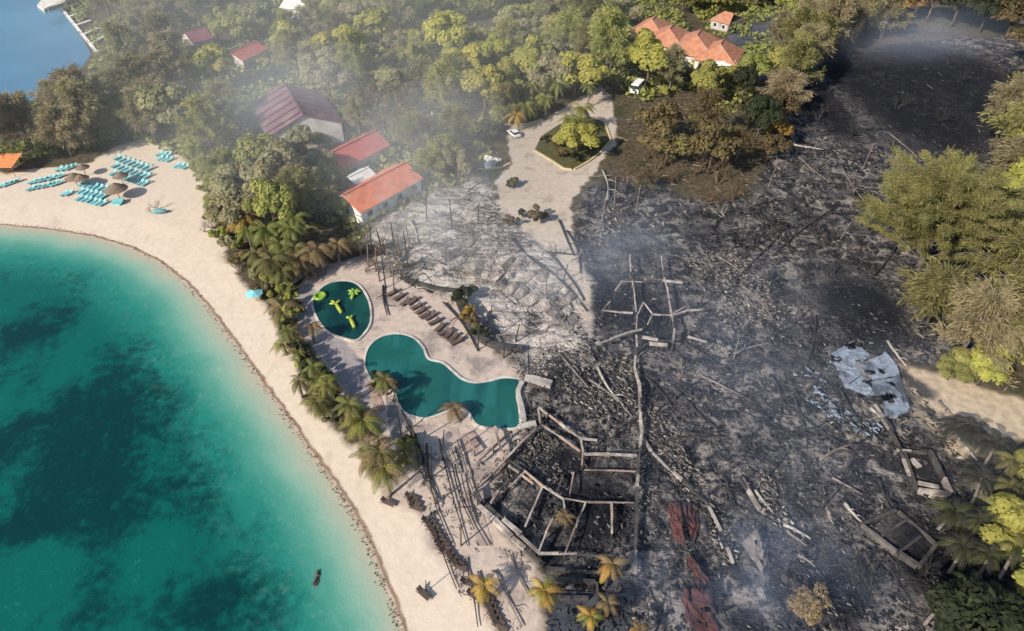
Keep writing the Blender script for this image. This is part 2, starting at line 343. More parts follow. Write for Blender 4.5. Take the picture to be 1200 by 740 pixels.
def ground_material():
    m = bpy.data.materials.new('ground_surface'); t = NT(m); p = t.pos()
    edge = lambda k, lo, hi, amp, sc_=.25: t.step(t.m('ADD', t.attr('d_'+k), t.m('MULTIPLY', t.m('SUBTRACT', t.noise(p, sc_, 4), .5), amp)), lo, hi)
    n1 = t.noise(p, .12, 4); n2 = t.noise(p, .9, 4); n3 = t.noise(p, 3.0, 3)
    soil = t.mix(t.step(n2, .35, .65), (.050, .044, .028), (.11, .088, .058)); soil = t.mix(t.step(n1, .5, .65), soil, (.050, .048, .026))
    sand = t.mix(t.step(n2, .3, .7), (.63, .535, .435), (.57, .485, .395)); sand = t.mix(t.step(n3, .45, .75, 0, .2), sand, (.50, .42, .33))
    sand = t.mix(t.step(t.noise(t.map(p, (.6, .25, 1), (0, 0, .6)), .5, 5), .56, .70, 0, .4), sand, (.44, .36, .29))
    ln_ = t.m('ADD', t.attr('d_sea'), t.m('MULTIPLY', t.m('SUBTRACT', t.noise(p, .5, 4), .5), 1.0)); sand = t.mix(t.m('MULTIPLY', t.step(ln_, -1.15, -.75), t.step(ln_, -.30, -.65)), sand, (.17, .12, .085))
    wet = t.step(t.m('ADD', t.attr('d_sea'), t.m('MULTIPLY', t.m('SUBTRACT', t.noise(p, .4, 3), .5), 1.2)), -1.3, -.2, 0, .65)
    sand = t.mix(wet, sand, (.34, .26, .19))
    fp = t.voro(t.map(p, (1, 1, 1)), 1.6); sand = t.mix(t.m('MULTIPLY', t.step(fp, .16, .08), t.step(t.noise(p, .11, 3), .50, .60, 0, .6)), sand, (.40, .33, .26))
    # char: black, blue-grey ash with smoke shade in the tone, streaks of fallen pale wood
    st1 = t.noise(t.map(p, (.55, .16, 1), (0, 0, R(35))), 1.0, 5, .65, .6)
    st2 = t.noise(t.map(p, (.8, .2, 1), (0, 0, R(-50))), 1.1, 5, .65, .4)
    big = t.noise(p, .07, 4); mid = t.noise(p, .34, 6, .68, .8); fine = t.noise(p, 1.5, 5, .7)
    ch = t.mix(t.step(fine, .35, .7), (.024, .024, .028), (.098, .094, .098))
    ch = t.mix(t.m('MULTIPLY', t.step(mid, .48, .61), t.step(big, .38, .56, .18, .95)), ch, (.235, .212, .195))
    ch = t.mix(t.m('MULTIPLY', t.step(mid, .50, .40), .85), ch, (.014, .015, .019))
    ch = t.mix(t.m('MULTIPLY', t.step(st1, .60, .72, 0, .75), t.step(big, .4, .6, .2, 1)), ch, (.25, .215, .18)); ch = t.mix(t.step(st2, .64, .76, 0, .7), ch, (.28, .24, .20))
    ch = t.mix(t.m('MULTIPLY', t.m('MULTIPLY', t.step(t.noise(t.map(p, (1, .55, 1), (0, 0, R(-40))), .75, 5, .7, .4), .56, .66), t.step(t.noise(p, .085, 4, .6), .46, .57)), .85), ch, (.42, .35, .28))  # tan streaks paint warm sunlight into the char
    ch = t.mix(t.step(t.m('ADD', t.attr('soot_shade'), t.m('MULTIPLY', t.m('SUBTRACT', mid, .5), 1.1)), .2, .7, 0, .93), ch, (.007, .008, .012))
    as1 = t.noise(t.map(p, (.28, 1.1, 1), (0, 0, R(38))), .8, 5, .6, .5)
    a = t.mix(t.step(as1, .35, .62), (.15, .135, .125), (.50, .445, .395)); a = t.mix(t.step(n2, .52, .72, 0, .8), a, (.16, .145, .135))
    a = t.mix(t.step(t.noise(p, .10, 4), .5, .66, 0, .75), a, (.55, .50, .455)); a = t.mix(t.step(t.noise(p, .16, 4), .56, .68, 0, .7), a, (.085, .08, .078))
    ter = t.mix(t.step(n2, .3, .7), (.52, .43, .365), (.43, .355, .305)); ter = t.mix(t.step(n1, .5, .65, 0, .5), ter, (.38, .30, .26))
    ter = t.mix(t.step(t.noise(p, .35, 5, .65), .54, .68, 0, .7), ter, (.22, .18, .165)); ter = t.mix(t.step(t.noise(p, .12, 5, .7), .51, .66, 0, .7), ter, (.17, .155, .15)); ter = t.mix(t.step(n3, .60, .70, 0, .5), ter, (.16, .135, .12))
    shade_grey = t.mix(t.step(n2, .3, .7), (.33, .30, .30), (.24, .22, .225))
    dr = t.mix(t.step(n2, .3, .7), (.50, .425, .35), (.42, .355, .29)); dr = t.mix(t.step(t.noise(p, .22, 5, .65), .52, .66, 0, .6), dr, (.24, .205, .175)); dr = t.mix(t.step(n3, .6, .7, 0, .5), dr, (.13, .115, .10))
    isl = t.mix(t.step(n2, .3, .7), (.105, .105, .04), (.07, .06, .03))
    tr = t.mix(t.step(n2, .3, .7), (.52, .42, .30), (.36, .29, .21))
    c = t.mix(edge('beach', -.8, .8, 5.0), soil, sand)
    c = t.mix(edge('char', -1.6, 1.6, 8), c, ch)
    c = t.mix(edge('ash', -1.6, 1.6, 8), c, a)
    c = t.mix(edge('terrace', -.8, .8, 4), c, ter)
    c = t.mix(edge('paved', -.3, .3, 1), c, shade_grey)  # 'paved' mask lays the painted palm shade on the terrace
    c = t.mix(edge('drive', -.5, .5, 3.5), c, dr)
    c = t.mix(edge('island', -.1, .1, .2), c, isl)
    c = t.mix(edge('track', -.8, .8, 3), c, tr); c = t.mix(edge('path', -1, 1, 4), c, t.mix(t.step(t.noise(p, .3, 4), .42, .6), tr, (.06, .055, .05)))
    t.col(c); t.rough(.95); t.b.inputs['Specular IOR Level'].default_value = .15
    t.bump(t.m('ADD', t.m('MULTIPLY', n2, .8), t.m('MULTIPLY', n3, .4)), .8, t.step(t.m('MAXIMUM', t.attr('d_char'), t.attr('d_ash')), -1, 2, .07, .7))
    return m
M['ground'] = ground_material()
nx, ny = len(gx), len(gy)
ii = (np.arange(ny-1)[:, None]*nx+np.arange(nx-1)[None, :]).ravel()
quads = np.stack([ii, ii+1, ii+nx+1, ii+nx], 1)
def fmean(a): return a[quads].mean(1)
def sheet(name, sel, z, attrs, m):
    q = quads[sel]; used, inv = np.unique(q, return_inverse=True); inv = inv.reshape(-1, 4)
    me = bpy.data.meshes.new(name); nv = len(used); nf = len(inv)
    me.vertices.add(nv); me.loops.add(nf*4); me.polygons.add(nf)
    co = np.stack([X[used], Y[used], z[used] if hasattr(z, '__len__') else np.full(nv, z)], 1)
    me.vertices.foreach_set('co', co.ravel().astype(np.float32))
    me.loops.foreach_set('vertex_index', inv.ravel().astype(np.int32))
    me.polygons.foreach_set('loop_start', (np.arange(nf)*4).astype(np.int32))
    me.polygons.foreach_set('use_smooth', np.ones(nf, bool))
    for k, a in attrs.items():
        at = me.attributes.new(k, 'FLOAT', 'POINT'); at.data.foreach_set('value', np.clip(a[used], -400, 400).astype(np.float32))
    me.materials.append(m); me.update(calc_edges=True); me.validate()
    return tag(link(bpy.data.objects.new(name, me)), kind='structure')
F = {k: fmean(v) for k, v in S.items()}
zone = np.full(len(quads), 'ground', dtype=object)
zone[F['beach'] > 0] = 'beach'; zone[F['char'] > 0] = 'burnt_ground'; zone[F['ash'] > 0] = 'ash_ground'; zone[F['terrace'] > 0] = 'terrace'
zone[F['drive'] > 0] = 'driveway'; zone[F['island'] > 0] = 'planting_bed'; zone[np.maximum(F['track'], F['path']) > 0] = 'sandy_path'
zone[F['sea'] > 0] = 'sea_bed'; zone[F['lagoon'] > 0] = 'lagoon_bed'
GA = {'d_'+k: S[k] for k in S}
soot_shade = np.zeros(X.shape)  # sooty patches; deep shade on the right is painted in with them
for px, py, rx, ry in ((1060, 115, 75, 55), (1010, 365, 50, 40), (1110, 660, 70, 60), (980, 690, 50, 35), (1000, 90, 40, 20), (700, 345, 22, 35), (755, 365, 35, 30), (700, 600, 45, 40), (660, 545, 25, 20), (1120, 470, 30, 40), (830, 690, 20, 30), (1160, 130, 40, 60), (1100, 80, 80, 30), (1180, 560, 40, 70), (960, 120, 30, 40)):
    c = P(px, py); soot_shade = np.maximum(soot_shade, np.exp(-((X-c.x)/(P(px+rx, py)-c).length)**2-((Y-c.y)/(P(px, py-ry)-c).length)**2))
GA['soot_shade'] = soot_shade
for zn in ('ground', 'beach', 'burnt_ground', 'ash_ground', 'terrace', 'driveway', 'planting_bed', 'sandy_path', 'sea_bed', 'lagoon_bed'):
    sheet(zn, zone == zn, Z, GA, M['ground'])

# ---------------------------------------------------------------- water
GRASS = [(20, 400, 45, 40, .9), (60, 375, 35, 20, .5), (120, 470, 75, 60, .85), (60, 560, 70, 70, 1.0), (150, 560, 60, 70, .8), (110, 690, 45, 80, .9), (230, 560, 50, 60, .55), (280, 700, 70, 60, .7),
         (200, 720, 60, 40, .7), (330, 730, 40, 30, .5), (220, 450, 60, 40, .45), (40, 620, 60, 25, .9), (160, 400, 60, 25, .35), (290, 620, 50, 30, .35), (20, 500, 40, 50, .7), (100, 320, 60, 20, .25)]
CLEAR = [(45, 685, 55, 50, .9), (40, 640, 30, 20, .5), (175, 650, 40, 40, .75), (75, 430, 22, 45, .6), (20, 470, 30, 14, .5), (10, 560, 18, 40, .6), (190, 520, 40, 30, .3)]
gr = np.zeros(X.shape)
for lst, sg in ((GRASS, 1), (CLEAR, -1)):
    for px, py, rx, ry, st in lst:
        c = P(px, py); ex = (P(px+rx, py)-c).length; ey = (P(px, py+ry)-c).length
        gr += sg*st*np.exp(-((X-c.x)/ex)**2-((Y-c.y)/ey)**2)
def sea_material():
    m = bpy.data.materials.new('sea_water'); t = NT(m); p = t.pos()
    d = t.m('ADD', t.attr('d_sea'), t.m('MULTIPLY', t.m('SUBTRACT', t.noise(p, .10, 4), .5), 3.6))
    c = t.mix(t.step(d, -1, 3.5), (.40, .38, .29), (.24, .38, .30))
    c = t.mix(t.step(d, 1.8, 6), c, (.10, .30, .235))
    c = t.mix(t.step(d, 3.5, 9.5), c, (.020, .200, .160))
    c = t.mix(t.step(d, 7, 17), c, (.003, .100, .085))
    n = t.noise(p, .16, 6, .65, .6); n2 = t.noise(p, .75, 6, .75)
    g = t.m('ADD', t.attr('grass'), t.m('MULTIPLY', t.m('SUBTRACT', n, .5), 2.6)); g = t.m('ADD', g, t.m('MULTIPLY', t.m('SUBTRACT', n2, .5), 2.4))
    gm = t.m('MULTIPLY', t.step(g, .0, 1.15), t.step(d, 5, 14))
    c = t.mix(gm, c, (.002, .033, .034))
    fleck = t.m('MULTIPLY', t.step(n2, .56, .72, 0, .55), t.step(d, 7, 14)); c = t.mix(fleck, c, t.mix(gm, (.03, .25, .22), (.004, .075, .075)))  # lighter teal flecks in the water colour
    ln = t.noise(p, .9, 5, .7); c = t.mix(t.m('MULTIPLY', t.step(ln, .5, .8, 0, .18), t.step(d, 20, 4)), c, (.40, .45, .38))
    t.col(c); t.rough(.12); t.b.inputs['Specular IOR Level'].default_value = .35; t.b.inputs['IOR'].default_value = 1.33
    t.bump(t.m('ADD', t.noise(p, .8, 4), t.m('MULTIPLY', t.noise(p, 2.5, 3), .5)), .25, .2)
    return m
def lagoon_material():
    m = bpy.data.materials.new('lagoon_water'); t = NT(m); p = t.pos()
    n = t.noise(p, .02, 4)
    t.col(t.mix(t.step(n, .35, .65), (.035, .15, .27), (.055, .20, .32))); t.rough(.15); t.b.inputs['IOR'].default_value = 1.33
    t.bump(t.noise(p, .5, 4), .3, .2)
    return m
sheet('sea', F['sea'] > -4, SEA_Z, {'d_sea': S['sea'], 'grass': gr}, sea_material())
sheet('lagoon', F['lagoon'] > -4, SEA_Z, {'d_lagoon': S['lagoon']}, lagoon_material())

# dark rim of drift weed along the waterline: a low strand of scraps
def scraps(name, pts, n, size, m, kind='stuff', spread=.35, seed=1, z=0.02):
    r = random.Random(seed); b = MB()
    for i in range(n):
        k = r.uniform(0, len(pts)-1.001); a, c = pts[int(k)], pts[int(k)+1]; q = Vector(a).lerp(Vector(c), k-int(k))
        s = r.uniform(.4, 1)*size
        b.box((q.x+r.gauss(0, spread), q.y+r.gauss(0, spread), q.z+z), (s, s*r.uniform(.2, .6), s*.25), r.uniform(0, 3.1))
    return tag(b.build(name, m), kind=kind)
weed_line = [P(px-1.5, py-2.5, -.27) for px, py in SHORE if px > -50 and py < 780]
scraps('seaweed', weed_line, 650, .22, 'debris_brown', spread=.28, seed=4)

# ---------------------------------------------------------------- pools
def smooth_loop(pts, k=4):
    n = len(pts); out = []
    for i in range(n):
        p0, p1, p2, p3 = (Vector(pts[(i+j-1) % n]) for j in range(4))
        for s in range(k):
            u = s/k; out.append(.5*((2*p1)+(-p0+p2)*u+(2*p0-5*p1+4*p2-p3)*u*u+(-p0+3*p1-3*p2+p3)*u*u*u))
    return out
def smooth_line(pts, k=4):
    pts = [Vector(p) for p in pts]; q = [2*pts[0]-pts[1]]+pts+[2*pts[-1]-pts[-2]]; out = []
    for i in range(1, len(q)-2):
        p0, p1, p2, p3 = q[i-1:i+3]
        for s in range(k):
            u = s/k; out.append(.5*((2*p1)+(-p0+p2)*u+(2*p0-5*p1+4*p2-p3)*u*u+(-p0+3*p1-3*p2+p3)*u*u*u))
    return out+[pts[-1]]
def ribbon(b, pts, wd, z0, z1, closed=False):
    n = len(pts); L = []; Rr = []
    for i in range(n):
        a = pts[(i-1) % n] if closed or i else pts[i]; c = pts[(i+1) % n] if closed or i < n-1 else pts[i]
        d = Vector((c[0]-a[0], c[1]-a[1])).normalized(); nn = Vector((-d.y, d.x))*wd/2; p = Vector((pts[i][0], pts[i][1]))
        L.append(p+nn); Rr.append(p-nn)
    vs = [(*l, z0) for l in L]+[(*l, z1) for l in L]+[(*r, z1) for r in Rr]+[(*r, z0) for r in Rr]; fs = []
    for i in range(n if closed else n-1):
        j = (i+1) % n
        for k in range(4): fs.append((k*n+i, k*n+j, ((k+1) % 4)*n+j, ((k+1) % 4)*n+i))
    if not closed: fs += [(0, n, 2*n, 3*n), (n-1, 4*n-1, 3*n-1, 2*n-1)]
    return b.add(vs, fs)
def water_mat(name, c1, c2, c3, rot):
    m = bpy.data.materials.new(name); t = NT(m); p = t.pos()
    s = t.noise(t.map(p, (.55, .12, 1), (0, 0, rot)), .55, 3, .5, .6)
    c = t.mix(t.step(s, .36, .62), c1, c2); c = t.mix(t.step(t.noise(p, .11, 3), .45, .6), c, c3)
    t.col(c); t.rough(.06); t.b.inputs['IOR'].default_value = 1.33
    t.bump(t.noise(p, 1.6, 3), .10, .08)
    return m
POOL1 = [(366, 358), (369, 347), (381, 335), (400, 329.5), (418, 333), (429, 346), (434.5, 362), (434, 380), (426, 393), (417, 400), (403, 397.5), (386, 391), (373, 377)]
POOL2 = [(427, 428), (431, 409), (445, 396), (465, 391.5), (484, 396), (496, 408), (502, 421), (519, 426), (530, 435), (542, 445), (557, 449), (574, 447), (592, 443), (613, 447), (606, 462), (609, 482), (608, 501), (588, 504), (567, 502), (556, 497), (549, 485), (537, 477), (522, 484), (500, 491.5), (484, 489), (473, 484), (466, 473), (462, 462), (448, 452), (434, 444)]
def pool(px, label, wm, inner):
    w_ = [P(*q) for q in px]; c = sum(w_, Vector())/len(w_); root = empty('swimming_pool', (c.x, c.y, 0)); tag(root, label, 'swimming pool')
    loop = smooth_loop(w_, 5)
    b = MB(); b.prism([(v.x, v.y) for v in loop], -.02, .10); b.build('water', wm, root)
    b = MB(); ribbon(b, loop, .38, -.05, .22, True); b.build('coping', 'coping', root)
    return root, loop
pool1, loop1 = pool(POOL1, 'dark green round swimming pool with bright green floats, near the palms', water_mat('pool_water_green', (.006, .052, .048), (.004, .032, .036), (.012, .070, .055), .3), 0)
pool2, loop2 = pool(POOL2, 'long winding teal swimming pool with pale rim beside the charred frame', water_mat('pool_water_teal', (.008, .068, .074), (.018, .125, .115), (.012, .095, .080), R(-14)), 0)
# low step between the pools and the shelf inside the big pool
b = MB(); b.prism([(p.x, p.y) for p in W([(478, 486), (487, 490), (497, 492), (490, 494), (478, 491)])], .0, .16); b.build('ledge', 'coping', pool2)
# floats
def float_ring(px, py, r, m, label):
    c = P(px, py, .12); root = empty('pool_float', c); tag(root, label, 'pool float', 'bright floats in the round pool')
    b = MB(); n, k = 16, 6; vs = []; fs = []
    for i in range(n):
        for j in range(k):
            a, e = 2*math.pi*i/n, 2*math.pi*j/k; q = r*.72+r*.28*math.cos(e)
            vs.append((c.x+q*math.cos(a), c.y+q*math.sin(a), c.z+.2+r*.22*math.sin(e)))
            fs.append((i*k+j, ((i+1) % n)*k+j, ((i+1) % n)*k+(j+1) % k, i*k+(j+1) % k))
    b.add(vs, fs); b.build('ring', m, root, True)
    b = MB(); b.prism([(c.x+r*.6*math.cos(2*math.pi*i/12), c.y+r*.6*math.sin(2*math.pi*i/12)) for i in range(12)], c.z+.02, c.z+.1); b.build('floor', 'float_yellow', root)
def float_palm(px, py, L, rz, m, label, arms):
    c = P(px, py, .12); root = empty('pool_float', c); tag(root, label, 'pool float', 'bright floats in the round pool')
    b = MB(); d = Vector((math.cos(rz), math.sin(rz), 0)); b.tube([c-d*L*.5+Vector((0, 0, .2)), c+Vector((0, 0, .22)), c+d*L*.5+Vector((0, 0, .2))], [.3, .36, .26], 8); b.build('body', m, root, True)
    for a, l in arms:
        e = Vector((math.cos(rz+a), math.sin(rz+a), 0)); s = c+d*L*.42+Vector((0, 0, .24))
        MB().tube([s, s+e*l*.6+Vector((0, 0, .06)), s+e*l+Vector((0, 0, -.05))], [.22, .26, .10], 7).build('arm', m, root, True)
float_ring(375, 348, 1.25, 'float_green', 'round yellow-green pool float at the upper left edge of the round pool')
float_palm(397, 362, 3.0, R(120), 'float_yellow', 'yellow star-armed float in the middle of the round pool', [(R(60), 1.2), (R(-60), 1.2), (R(20), 1.4)])
float_palm(414, 347, 2.0, R(85), 'float_green', 'pale green leafy float at the top of the round pool', [(R(75), 1.3), (R(-75), 1.3), (R(35), 1.2), (R(-35), 1.2), (R(130), 1.1), (R(-130), 1.1)])
float_palm(413, 379, 2.8, R(115), 'float_yellow', 'slim yellow-green float at the lower right of the round pool', [(R(50), .8), (R(-50), .8)])

# garden walls and slabs round the pools
def wall_run(name, px, wd, h, m, label, cat, group=None, posts=False):
    w_ = [P(*q) for q in px]; root = empty(name, (w_[0].x, w_[0].y, 0)); tag(root, label, cat, group)
    ribbon(MB(), smooth_line(w_, 4), wd, -.4, h).build  # noqa
    b = MB(); ribbon(b, smooth_line(w_, 4), wd, -.5, h); b.build('masonry', m, root)
    b = MB(); ribbon(b, smooth_line(w_, 4), wd+.12, h, h+.08); b.build('capping', m, root)
    return root
wall_run('low_wall', [(470, 327), (490, 334), (510, 339), (534, 342)], .5, .5, 'beam_dark', 'blackened low garden wall curving above the row of charred loungers', 'wall')
wall_run('low_wall', [(536, 352), (545, 372), (556, 392), (572, 404), (590, 409), (612, 411)], 1.0, .7, 'beam_dark', 'charred black low wall curving between the terrace and pale ash', 'wall')
wall_run('low_wall', [(615, 446), (630, 448), (646, 453)], 1.0, .7, 'pale_ash', 'short thick white wall at the right end of the winding pool', 'wall')
wall_run('low_wall', [(612, 450), (607, 462), (611, 478), (614, 495)], .6, .5, 'pale_ash', 'curved pale wall closing the right edge of the winding pool', 'wall')
wall_run('low_wall', [(608, 503), (618, 500), (628, 498)], .8, .4, 'pale_ash', 'short pale wall stub below the winding pool', 'wall')
wall_run('low_wall', [(340, 335), (352, 326), (368, 314), (380, 305)], .5, .7, 'concrete', 'grey terrace wall running behind the round pool', 'wall')
def paving(px, m, label, z=.05, name='paved_pad'):
    w_ = [P(*q) for q in px]; c = sum(w_, Vector())/len(w_); b = MB(); b.prism([(p.x, p.y) for p in w_], -.3, z)
    o = b.build(name, m); return tag(o, label, 'paving', kind='structure')
paving([(452, 465), (462, 470), (476, 520), (470, 545), (455, 500)], 'paving_grey', 'grey paved strip')
paving([(520, 500), (536, 502), (578, 640), (560, 640)], 'walk_pink', 'grey paved walk', .06)
paving([(540, 510), (556, 505), (565, 520), (548, 532)], 'beam_pink', 'pink slab', .09)
paving([(645, 692), (738, 696), (745, 780), (640, 780)], 'slate_floor', 'slate floor', .0)
paving([(838, 26), (905, 30), (905, 95), (868, 92), (862, 60), (850, 40)], 'slate_floor', 'yard', .02, 'yard')  # asphalt yard; the shade beside the roofs is put into its tone
paving([(430, 445), (440, 450), (452, 480), (440, 490)], 'terrace_pink' if 'terrace_pink' in M else 'beam_pink', 'pink strip', .07)

# ---------------------------------------------------------------- houses
def window(parent, a, b_, z0, z1, nrm):
    """a framed window between plan points a and b_ on a wall whose outward normal is nrm"""
    a, b_ = Vector((*a, 0)), Vector((*b_, 0)); n = Vector((*nrm, 0)); u = (b_-a).normalized()
    b = MB(); m0 = (a+b_)/2+n*.03; L = (b_-a).length
    for zc in (z0, z1): b.box((m0.x, m0.y, zc), (L+.2, .12, .12), math.atan2(u.y, u.x))
    for q in (a, b_): b.box((q.x+n.x*.03, q.y+n.y*.03, (z0+z1)/2), (.12, .12, z1-z0-.13), math.atan2(u.y, u.x))
    f = b.build('window', 'white_paint', parent)
    b = MB(); b.box((m0.x, m0.y, (z0+z1)/2), (L-.13, .05, z1-z0-.13), math.atan2(u.y, u.x)); b.build('pane', 'window_glass', f)
def gable_house(ra, rb, zr, hw, ze, roof, wall, label, over=.5, name='house', ribs=0, hip=0.0, ribmat=None, hw2=None):
    """ra, rb: ridge ends; hw / hw2: plan half widths on the camera's side and beyond"""
    A, B = P(*ra, zr), P(*rb, zr); u = Vector(((B-A).x, (B-A).y, 0)).normalized(); v = Vector((u.y, -u.x, 0))      # v towards the camera for u pointing right
    if v.y > 0: v = -v
    L = (B-A).length; c = (A+B)/2; hw2 = hw2 or hw
    root = empty(name, (c.x, c.y, 0)); tag(root, label, 'house')
    a0 = Vector((A.x, A.y, 0)); b0 = Vector((B.x, B.y, 0)); up = Vector((0, 0, 1))
    for s, h, nm in ((1, hw, 'near'), (-1, hw2, 'far')):
        rA, rB = a0+up*zr+u*hip, b0+up*zr-u*hip
        q = [rA, rB, b0+v*s*h+up*ze, a0+v*s*h+up*ze]
        rf = MB().slab(q, .18).build('roof', roof, root)
        for i in range(ribs):
            f = (i+.5)/ribs; p0 = rA.lerp(rB, f); p1 = (a0+v*s*h+up*ze).lerp(b0+v*s*h+up*ze, f); nn = (q[1]-q[0]).cross(q[2]-q[0]).normalized(); nn = nn if nn.z > 0 else -nn
            MB().bar(p0+nn*.2, p1+nn*.2, .28, .34).build('rib', ribmat or roof, rf)
    MB().bar(a0+up*(zr+.05)+u*hip, b0+up*(zr+.05)-u*hip, .4, .2).build('ridge_cap', roof, root)
    ins = over; zw = ze-.1+(zr-ze)*over/hw*.6
    cs = [a0+u*ins+v*(hw-ins), b0-u*ins+v*(hw-ins), b0-u*ins-v*(hw2-ins), a0+u*ins-v*(hw2-ins)]
    for i in range(4):
        p, q = cs[i], cs[(i+1) % 4]
        if i in (0, 2):
            d = (q-p).normalized(); b = MB(); b.box(((p+q)/2+up*zw/2), ((q-p).length, .22, zw), math.atan2(d.y, d.x)); b.build('wall', wall, root)
            n = v if i == 0 else -v; k = max(2, int((q-p).length/4))
            for j in range(k):
                t0 = p.lerp(q, (j+.32)/k); t1 = p.lerp(q, (j+.68)/k)
                window(root, (t0+n*.11).xy, (t1+n*.11).xy, 1.0, min(2.3, zw-.5), n.xy)
        else:
            d = (q-p).normalized(); n = u if i == 1 else -u; top = Vector(((p+q)/2).xy.to_3d()); f = hw2/(hw+hw2) if i == 3 else hw/(hw+hw2)
            ap = p.lerp(q, f); hh = zr-.32 if hip == 0 else zw
            pts = [p, q, q+up*zw, ap+up*hh, p+up*zw]; b = MB(); k = len(pts)
            vs = [x+n*.11 for x in pts]+[x-n*.11 for x in pts]
            b.add(vs, [tuple(range(k)), tuple(range(2*k-1, k-1, -1))]+[(j, k+j, k+(j+1) % k, (j+1) % k) for j in range(k)]); b.build('wall', wall, root)
            t0 = p.lerp(q, .4); t1 = p.lerp(q, .6); window(root, (t0+n*.11).xy, (t1+n*.11).xy, 1.0, min(2.3, zw-.5), n.xy)
    return root
gable_house((401, 229), (476, 190), 5.4, 4.9, 3.0, 'roof_orange', 'white_paint', 'long house with bright orange roof and white wall below the red roof')
gable_house((384, 181), (440, 153), 5.6, 4.6, 3.3, 'roof_red', 'plaster', 'long house with faded red roof half hidden by trees')
purple = gable_house((332, 98), (355, 135), 8.6, 9.0, 4.9, 'roof_purple', 'white_paint', 'big white house with ribbed purple roof amid hazy trees', ribs=6, ribmat='roof_purple', hw2=9.0)
gable_house((215, 38), (240, 32), 6, 5, 3.8, 'roof_maroon', 'plaster', 'small house with dark maroon roof between casuarinas')
gable_house((270, 62), (300, 48), 5.5, 4, 3.6, 'roof_red', 'plaster', 'small house with bright red roof crossed by tree shade')
gable_house((335, -4), (368, 0), 6.5, 5, 4, 'white_paint', 'white_paint', 'white house cut by the top edge of the forest')
gable_house((408, 208), (432, 196), 4.6, 3.2, 3.2, 'white_paint', 'plaster', 'low white roof wedged between the red and orange roofs', name='outbuilding')
# terracotta building: four hipped bays in a stepped row
tb = empty('terracotta_building', P(810, 62)); tag(tb, 'rambling building of four stepped terracotta hipped roofs', 'building')
for (px, py, hw_, zr, ze) in ((766, 21, 5.8, 6.4, 2.9), (787, 31, 6.6, 7.0, 3.0), (819, 38, 7.6, 7.4, 3.0), (846, 49, 6.4, 6.8, 2.9)):
    c = P(px, py, zr); r = R(-24); cs = [Vector((c.x, c.y, ze))+Matrix.Rotation(r, 3, 'Z') @ Vector((sx*hw_, sy*hw_*1.15, 0)) for sx, sy in ((-1, -1), (1, -1), (1, 1), (-1, 1))]
    ap = [Vector((c.x, c.y, zr))+Matrix.Rotation(r, 3, 'Z') @ Vector((0, s*hw_*.35, 0)) for s in (-1, 1)]
    for q in ([cs[0], cs[1], ap[0]], [cs[1], cs[2], ap[1], ap[0]], [cs[2], cs[3], ap[1]], [cs[3], cs[0], ap[0], ap[1]]): MB().slab(q, .16).build('roof', 'roof_terracotta', tb)
    MB().bar(ap[0]+Vector((0, 0, .06)), ap[1]+Vector((0, 0, .06)), .4, .22).build('ridge_cap', 'roof_terracotta', tb)
    wl = [Vector((c.x, c.y, 0))+Matrix.Rotation(r, 3, 'Z') @ Vector((sx*(hw_-.6), sy*(hw_-.6)*1.15, 0)) for sx, sy in ((-1, -1), (1, -1), (1, 1), (-1, 1))]
    for i in range(4):
        p, q = wl[i], wl[(i+1) % 4]; d = (q-p).normalized()
        b = MB(); b.box((p+q)/2+Vector((0, 0, ze/2)), ((q-p).length-(.23 if i % 2 else 0), .22, ze), math.atan2(d.y, d.x)); b.build('wall', 'plaster', tb)
        if i == 0:
            n = Vector((d.y, -d.x, 0))
            for f in (.2, .6):
                window(tb, (p.lerp(q, f)+n*.11).xy, (p.lerp(q, f+.2)+n*.11).xy, 1.0, 2.2, n.xy)
gable_house((843, 12), (866, 18), 5.0, 5.0, 2.9, 'roof_terracotta', 'concrete', 'small terracotta house beyond the rambling terracotta building', hip=2.0)
gable_house((826, 73), (862, 72), 3.4, 2.0, 2.9, 'white_paint', 'plaster', 'low white shed at the foot of the terracotta roofs', name='shed')
# orange awning at the left edge
aw = empty('awning', P(4, 190)); tag(aw, 'orange cloth awning at the left edge under the trees', 'awning')
A = P(4, 188, 3.0); MB().slab([A+Vector(d) for d in ((-3, -2.6, -.5), (3, -2.6, -.5), (3, 2.6, .4), (-3, 2.6, .4))], .06).build('canopy', 'orange_cloth', aw)
for dx, dy in ((-2.8, -2.4), (2.8, -2.4), (2.8, 2.4), (-2.8, 2.4)): MB().tube([(A.x+dx, A.y+dy, 0), (A.x+dx, A.y+dy, 2.45 if dy < 0 else 3.3)], [.06, .06], 6).build('post', 'wood', aw)

# ---------------------------------------------------------------- jetty
jt = empty('jetty', P(95, 38)); tag(jt, 'white jetty with six short fingers along the wooded bank', 'jetty')
outer = [(72, 10), (80, 20), (88, 30), (97, 41), (106, 52), (113, 61)]
inner = [(92, 4), (97, 14), (106, 24), (114, 33), (121, 43), (129, 55)]
ow = [P(*q, .5) for q in outer]
for i in range(len(ow)-1): MB().bar(ow[i].lerp(ow[i+1], .04), ow[i].lerp(ow[i+1], .96), 1.0, .2).build('walkway', 'white_paint', jt)
for a, c in zip(outer, inner):
    MB().bar(P(*a, .53), P(*c, .53), 1.1, .22).build('finger', 'white_paint', jt)
    q = P(*a, 0); MB().tube([(q.x-.7, q.y, -2.5), (q.x-.7, q.y, 1.2)], [.14, .14], 7).build('pile', 'concrete', jt)
bt = empty('pontoon', P(60, 8)); tag(bt, 'white roofed pontoon moored off the head of the jetty', 'pontoon')
b = MB(); w_ = W([(44, 8), (52, 13), (78, 4), (74, -6), (56, -6)]); b.prism([(p.x, p.y) for p in w_], -.3, .6); b.build('hull', 'plaster', bt)
rf = [P(q[0], q[1]+1, 3.2) for q in ((46, 2), (54, 8), (78, -2), (72, -12))]; MB().slab(rf, .15).build('roof', 'white_paint', bt)
